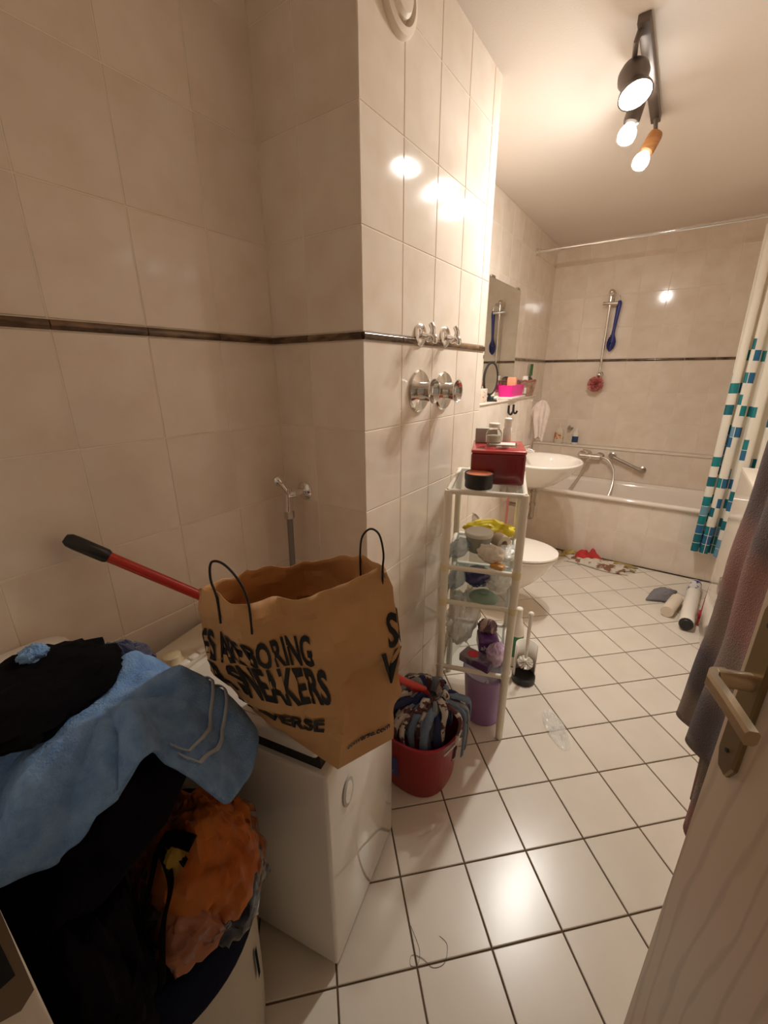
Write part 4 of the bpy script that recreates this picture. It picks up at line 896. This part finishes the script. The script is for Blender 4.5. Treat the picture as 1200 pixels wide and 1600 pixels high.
# ------------------------------------------------------------------ door, frame
def wood_mat():
    m = bpy.data.materials.new('oak_veneer'); m.use_nodes = True; N, L = m.node_tree.nodes, m.node_tree.links; b = N['Principled BSDF']
    tc = N.new('ShaderNodeTexCoord'); mp_ = N.new('ShaderNodeMapping'); mp_.inputs['Scale'].default_value = (6.0, 6.0, 1.0); mp_.inputs['Rotation'].default_value = (0, .06, 0); L.new(tc.outputs['Object'], mp_.inputs[0])
    wv = N.new('ShaderNodeTexWave'); wv.wave_type = 'RINGS'; wv.rings_direction = 'Y'; wv.inputs['Scale'].default_value = 1.3; wv.inputs['Distortion'].default_value = 9.0; wv.inputs['Detail'].default_value = 3; wv.inputs['Detail Scale'].default_value = 1.2
    L.new(mp_.outputs[0], wv.inputs[0]); mr_ = N.new('ShaderNodeMapRange'); mr_.inputs[1].default_value = .80; mr_.inputs[2].default_value = 1.0; L.new(wv.outputs['Fac'], mr_.inputs[0])
    mx_ = N.new('ShaderNodeMix'); mx_.data_type = 'RGBA'; mx_.inputs[6].default_value = (.55, .42, .295, 1); mx_.inputs[7].default_value = (.44, .32, .215, 1); L.new(mr_.outputs[0], mx_.inputs[0]); L.new(mx_.outputs[2], b.inputs['Base Color'])
    b.inputs['Roughness'].default_value = .42; return m
OAK = wood_mat()
DANG = math.atan2(.954, -.3); DWID = .80
dr = bpy.data.objects.new('door_1', None); C.objects.link(dr); dr.location = (.377, -.093, 0); dr.rotation_euler = (0, 0, DANG); struct(dr)
M().box((DWID / 2, -.020, 1.0), (DWID, .040, 1.985), bev=.0025).build('leaf', OAK, dr)
BRZ = mat('bronze_anodised', (0.30, 0.22, 0.12), 0.33, metal=.9); BRZL = mat('champagne_metal', (0.62, 0.52, 0.38), 0.28, metal=1.0)
hxp = DWID - .041
m = M(); pl = [(-.021, .92), (-.010, .897), (.010, .897), (.021, .92), (.021, 1.15), (.010, 1.173), (-.010, 1.173), (-.021, 1.15)]
m.loft([[(hxp + x, .0005, z) for x, z in pl], [(hxp + x, .005, z) for x, z in pl], [(hxp + x * .88, .0075, 1.035 + (z - 1.035) * .985) for x, z in pl]]); dpl = m.build('handle_plate', BRZ, dr, smooth=False)
m = M().tube([(hxp, .006, 1.05), (hxp, .045, 1.05)], [.0125, .0115], 14)
hl = m.build('handle_neck', BRZL, dr)
m = M()
path = [(hxp + .004, .034, 1.050), (hxp + .002, .047, 1.050), (hxp - .010, .053, 1.0495), (hxp - .05, .050, 1.048), (hxp - .10, .048, 1.046)]
secs = []
for i, p in enumerate(path):
    p = Vector(p); t = (Vector(path[min(i + 1, 4)]) - Vector(path[max(0, i - 1)])).normalized(); n_ = t.cross(Vector((0, 0, 1))).normalized(); up = n_.cross(t)
    secs.append([p + n_ * a * .0075 + up * b_ * .0105 for a, b_ in ((-1, -.6), (-.6, -1), (.6, -1), (1, -.6), (1, .6), (.6, 1), (-.6, 1), (-1, .6))])
m.loft(secs).build('handle_lever', BRZL, dr, ang=25)
for z in (.935, 1.135): M().lathe([(.0035, 0), (.0035, .002), (.001, .0022)], 10, (hxp, .0073, z), axis=(0, 1, 0)).build('screw', BLACKPL, dr)
for z in (.25, 1.75): M().tube([(-.002, .006, z - .04), (-.002, .006, z + .04)], .007, 10).build('hinge', STEEL, dr)
FRAME = mat('frame_paint', (.62, .52, .40), .45)
fr = bpy.data.objects.new('trim_1', None); C.objects.link(fr); struct(fr)
M().box((DL - .035, -.085, 1.03), (.07, .165, 2.06), bev=.003).build('jamb', FRAME, fr)
M().box((DL + .006, -.125, 1.02), (.014, .07, 2.04), bev=.003).build('door_stop', FRAME, fr)
M().box((DR + .035, -.085, 1.03), (.07, .165, 2.06), bev=.003).build('jamb', FRAME, fr)
M().box(((DL + DR) / 2, -.085, 2.075), (DR - DL + .14, .165, .07), bev=.003).build('head_jamb', FRAME, fr)
STRK = mat('dark_strike_metal', (.20, .14, .09), .4, metal=.8)
sp_ = [(-.030, .885), (-.016, .875), (-.004, .885), (-.002, 1.02), (-.032, 1.02)]
M().loft([[(DL + .0004, y, z) for y, z in sp_], [(DL + .002, y, z) for y, z in sp_]]).build('strike_plate', STRK, fr, smooth=False)
M().box((DL + .0022, -.018, .955), (.0008, .016, .07)).build('latch_hole', mat('latch_hole_dark', (.004, .003, .003), .9), fr, smooth=False)

# ------------------------------------------------------------------ towel stand with hanging bath towel behind the door
ts = thing('towel_stand', 'slim metal towel stand behind the open door', 'towel stand', (.335, 1.06, 0))
M().lathe([(.07, 0), (.07, .008), (.02, .014), (.011, .02)], 24).build('base', STEEL, ts)
M().tube([(0, 0, .01), (0, 0, 1.36)], .010, 10).build('post', STEEL, ts)
M().tube([(0, 0, 1.35), (-.155, .02, 1.345), (-.168, -.0, 1.345), (-.172, -.40, 1.345)], .008, 10).build('arm', STEEL, ts)
def robe_mat():
    m = bpy.data.materials.new('mauve_terry'); m.use_nodes = True; N, L = m.node_tree.nodes, m.node_tree.links; b = N['Principled BSDF']
    tc = N.new('ShaderNodeTexCoord'); sp = N.new('ShaderNodeSeparateXYZ'); L.new(tc.outputs['Object'], sp.inputs[0])
    nz = N.new('ShaderNodeTexNoise'); nz.inputs['Scale'].default_value = 3; L.new(tc.outputs['Object'], nz.inputs[0])
    ma = N.new('ShaderNodeMath'); ma.operation = 'MULTIPLY_ADD'; ma.inputs[1].default_value = .12; L.new(nz.outputs['Fac'], ma.inputs[0]); L.new(sp.outputs[2], ma.inputs[2])
    rp = N.new('ShaderNodeValToRGB'); e = rp.color_ramp.elements; e[0].position = 0; e[0].color = (.27, .13, .12, 1); e[1].position = 1; e[1].color = (.30, .22, .19, 1)
    for p, c in ((.12, (.30, .13, .11)), (.16, (.20, .15, .115)), (.30, (.19, .145, .11)), (.34, (.075, .055, .065)), (.42, (.085, .06, .07)), (.46, (.22, .16, .125)), (.54, (.25, .16, .13)), (.58, (.31, .14, .12)), (.70, (.32, .16, .13)), (.74, (.15, .105, .10)), (.86, (.14, .10, .095)), (.90, (.34, .22, .17))):
        q = rp.color_ramp.elements.new(p); q.color = (*c, 1)
    L.new(ma.outputs[0], rp.inputs[0]); L.new(rp.outputs[0], b.inputs['Base Color']); b.inputs['Roughness'].default_value = .95; b.inputs['Sheen Weight'].default_value = .08
    n2 = N.new('ShaderNodeTexNoise'); n2.inputs['Scale'].default_value = 350; L.new(tc.outputs['Object'], n2.inputs[0]); bp = N.new('ShaderNodeBump'); bp.inputs['Strength'].default_value = .8; bp.inputs['Distance'].default_value = .004; L.new(n2.outputs['Fac'], bp.inputs['Height']); L.new(bp.outputs[0], b.inputs['Normal']); return m
ROBE = robe_mat()
rbt = thing('bath_towel', 'large mauve and grey terry bath towel hanging beside the door edge', 'towel', (.165, .88, .50))
def sheet_h(yt0, yt1, yb0, yb1, zt, zb0, zb1, x0, x1, seed, amp):
    def fn(u, v):
        y0_, y1_ = yb0 + (yt0 - yb0) * v, yb1 + (yt1 - yb1) * v; zb = zb0 + (zb1 - zb0) * u
        y = y0_ + (y1_ - y0_) * u; z = zb + (zt - zb) * v
        x = x0 + (x1 - x0) * v + amp * (1 - .4 * v) * math.sin(u * 13 + seed + .8 * math.sin(v * 3)) + .006 * noise.noise(Vector((u * 4, v * 4, seed)))
        return (x, y, z)
    return fn
M().grid(48, 40, sheet_h(-.10, .17, -.15, .29, .862, .30, .085, -.012, -.005, 1.0, .012)).build('outer_layer', ROBE, rbt, ang=80, solid=.009)
M().grid(48, 40, sheet_h(-.10, .17, -.16, .07, .862, -.005, .02, .024, .008, 2.4, .010)).build('inner_layer', ROBE, rbt, ang=80, solid=.009)
M().grid(30, 8, lambda u, v: (-.010 + .030 * v * 1.0 + .0, -.10 + .27 * u, .862 + .012 * math.sin(v * PI))).build('top_fold', ROBE, rbt, solid=.006)

# ------------------------------------------------------------------ cabinet on the right with the clutter beside it
GLW = mat('gloss_white_front', (0.72, 0.66, 0.57), 0.05, coat=.5); GLT = mat('cabinet_top_cream', (.80, .72, .60), .3)
cb_ = thing('bathroom_cabinet', 'glossy white low cabinet with two doors behind the hanging towel', 'cabinet', (.33, 1.86, 0))
M().box((.152, .45, .475), (.265, .90, .95)).build('body', WHITEPL, cb_, smooth=False)
M().box((.143, .45, .9585), (.290, .904, .017), bev=.002).build('top_board', GLT, cb_)
for y0_, y1_ in ((.002, .436), (.444, .898)):
    M().box((.008, (y0_ + y1_) / 2, .492), (.018, y1_ - y0_, .915), bev=.0015).build('door', GLW, cb_, smooth=False)
M().box((-.008, .50, .46), (.014, .05, .075), bev=.003).build('handle', STEEL, cb_)
t = thing('wrapped_roll', 'white wrapped tube with blue label and black end cap beside the cabinet', 'tube', (.268, 2.70, .041), -.085)
M().lathe([(.034, 0), (.038, .01), (.038, .60), (.034, .62)], 24, axis=(0, 1, 0)).build('body', WHITEPL, t)
M().lathe([(.030, -.018), (.036, -.01), (.036, .008)], 20, axis=(0, 1, 0)).build('end_cap', BLACKPL, t)
M().lathe([(.0386, .46), (.0386, .60)], 24, axis=(0, 1, 0), cap0=False, cap1=False).build('printed_label', mat('blue_label_print', (.70, .66, .64), .4, col2=(.02, .04, .22), scale=28, contrast=(.5, .54)), t)
t = thing('paper_roll', 'short plain white paper roll lying on the grey cloth', 'paper roll', (.172, 2.80, .036), -.22)
M().lathe([(.012, 0), (.034, 0), (.035, .004), (.035, .22), (.034, .224), (.012, .224)], 24, axis=(0, 1, 0)).build('roll', mat('plain_paper', (.72, .62, .50), .8), t)
t = M().grid(36, 26, lambda u, v: (.055 + .13 * u + .04 * v, 2.95 + .20 * v + .06 * u, .006 + .045 * math.sin(u * PI) ** .6 * math.sin(v * PI) ** .7 * (1 + .4 * noise.noise(Vector((u * 3, v * 3, 2)))) + .004 * noise.noise(Vector((u * 9, v * 9, 4))))).build('grey_cloth', mat('grey_fabric', (.20, .19, .20), .9, bump=.4, bscale=200), ang=80, solid=.004); tag(t, 'crumpled grey cloth on the floor near the tub', 'cloth')
t = thing('red_broom', 'red broom leaning at the far end of the glossy cabinet', 'broom', (.345, 2.83, 0))
M().tube([(-.004, -.01, .085), (.03, .10, .68)], .011, 12).build('pole', REDP, t)
M().box((-.006, -.012, .065), (.035, .06, .04), bev=.010).build('brush_block', REDP, t)
random.seed(21); m = M()
for i in range(60):
    px, py = random.uniform(-.02, .008), random.uniform(-.038, .014); m.tube([(px, py, .05), (px, py - .003, .002)], .0018, 4)
o = m.build('bristles', mat('red_bristle', (.55, .08, .06), .7), t); o['kind'] = 'stuff'
t = thing('white_pole', 'thin white pole leaning behind the red broom', 'pole', (.40, 2.86, 0)); M().tube([(0, 0, .005), (.012, .16, .86)], .008, 10).build('shaft', WHITEPL, t); M().lathe([(.009, 0), (.010, .004), (.010, .05)], 10, (0, 0, 0), axis=(.012, .16, .86)).build('foot', BLACKPL, t)

# ------------------------------------------------------------------ clothes by the tub, wrapper, speck, hair
def cloth_patch(name, label, c, sx, sy, h, m_, seed, rz=0, cat='cloth'):
    def fn(u, v):
        e = math.sin(u * PI) ** .5 * math.sin(v * PI) ** .5 if 0 < u < 1 and 0 < v < 1 else 0
        w = noise.fractal(Vector((u * 4, v * 3, seed)), 1, 2, 2); k = math.sin(u * 11 + seed + 2 * w)
        return (sx * (u - .5) * (1 + .15 * math.sin(v * 5 + seed)), sy * (v - .5) * (1 + .18 * math.sin(u * 7 + seed)), .005 + e * h * (.62 + .45 * w + .16 * k))
    o = M().grid(56, 30, fn).build(name, m_, ang=80, solid=.004); o.location = c; o.rotation_euler = (0, 0, rz); return tag(o, label, cat)
cloth_patch('patterned_towel', 'white patterned towel crumpled on the floor before the tub', (-.30, 3.355, 0), .46, .16, .055, mat('patterned_cloth', (.62, .56, .46), .9, col2=(.22, .10, .06), scale=16, contrast=(.53, .60)), 3.3, -.02, 'towel')
cloth_patch('red_cloth', 'red cloth bunched on the patterned towel before the tub', (-.375, 3.415, .02), .17, .12, .085, mat('red_fabric', (.50, .04, .035), .9), 6.1, .2)
cloth_patch('olive_cloth', 'olive yellow cloth on the floor against the tub apron', (-.155, 3.425, 0), .22, .10, .04, mat('olive_fabric', (.36, .27, .08), .9, col2=(.28, .20, .07), scale=10), 8.7, -.08)
cloth_patch('mustard_cloth', 'mustard cloth at the left end of the clothes by the tub', (-.50, 3.435, 0), .16, .11, .05, mat('mustard_cloth_mat', (.45, .33, .10), .9, col2=(.12, .09, .07), scale=9, contrast=(.5, .6)), 2.2, .1)
wr = M().grid(24, 10, lambda u, v: (.21 * (u - .5), .055 * (v - .5) * (math.sin(u * PI) ** .6 + .25) * 1.2, .002 + .022 * math.sin(u * PI) ** .5 * (abs(noise.noise(Vector((u * 9, v * 6, 1)))) + .35 * abs(noise.noise(Vector((u * 22, v * 13, 5))))))).build('plastic_wrapper', mat('wrapper_film', (.86, .88, .85), .06, alpha=.42), ang=20); wr.location = (-.18, 1.53, 0.0005); wr.rotation_euler = (0, 0, math.atan2(-.17, .12)); tag(wr, 'clear plastic wrapper lying on the floor tiles', 'wrapper')
t = M().box((0, 0, .006), (.05, .016, .010), bev=.004).build('dark_clip', mat('dark_blue_clip', (.01, .014, .05), .4)); t.location = (-.672, 2.772, .0005); t.rotation_euler = (0, 0, .9); tag(t, 'small dark blue clip on the floor below the toilet', 'clip')
hr = M().tube(smoothpath([(-.10, .0, .001), (-.055, -.03, .001), (-.045, -.06, .001), (-.06, -.068, .001), (-.066, -.05, .001), (-.04, -.04, .002), (-.01, -.04, .001), (.01, -.015, .001), (0, .02, .001), (-.025, .025, .001)], 6), .0006, 4).build('hair_strand', DKB); hr.location = (-.245, .62, 0); tag(hr, 'curled strand of hair on a floor tile', 'hair')
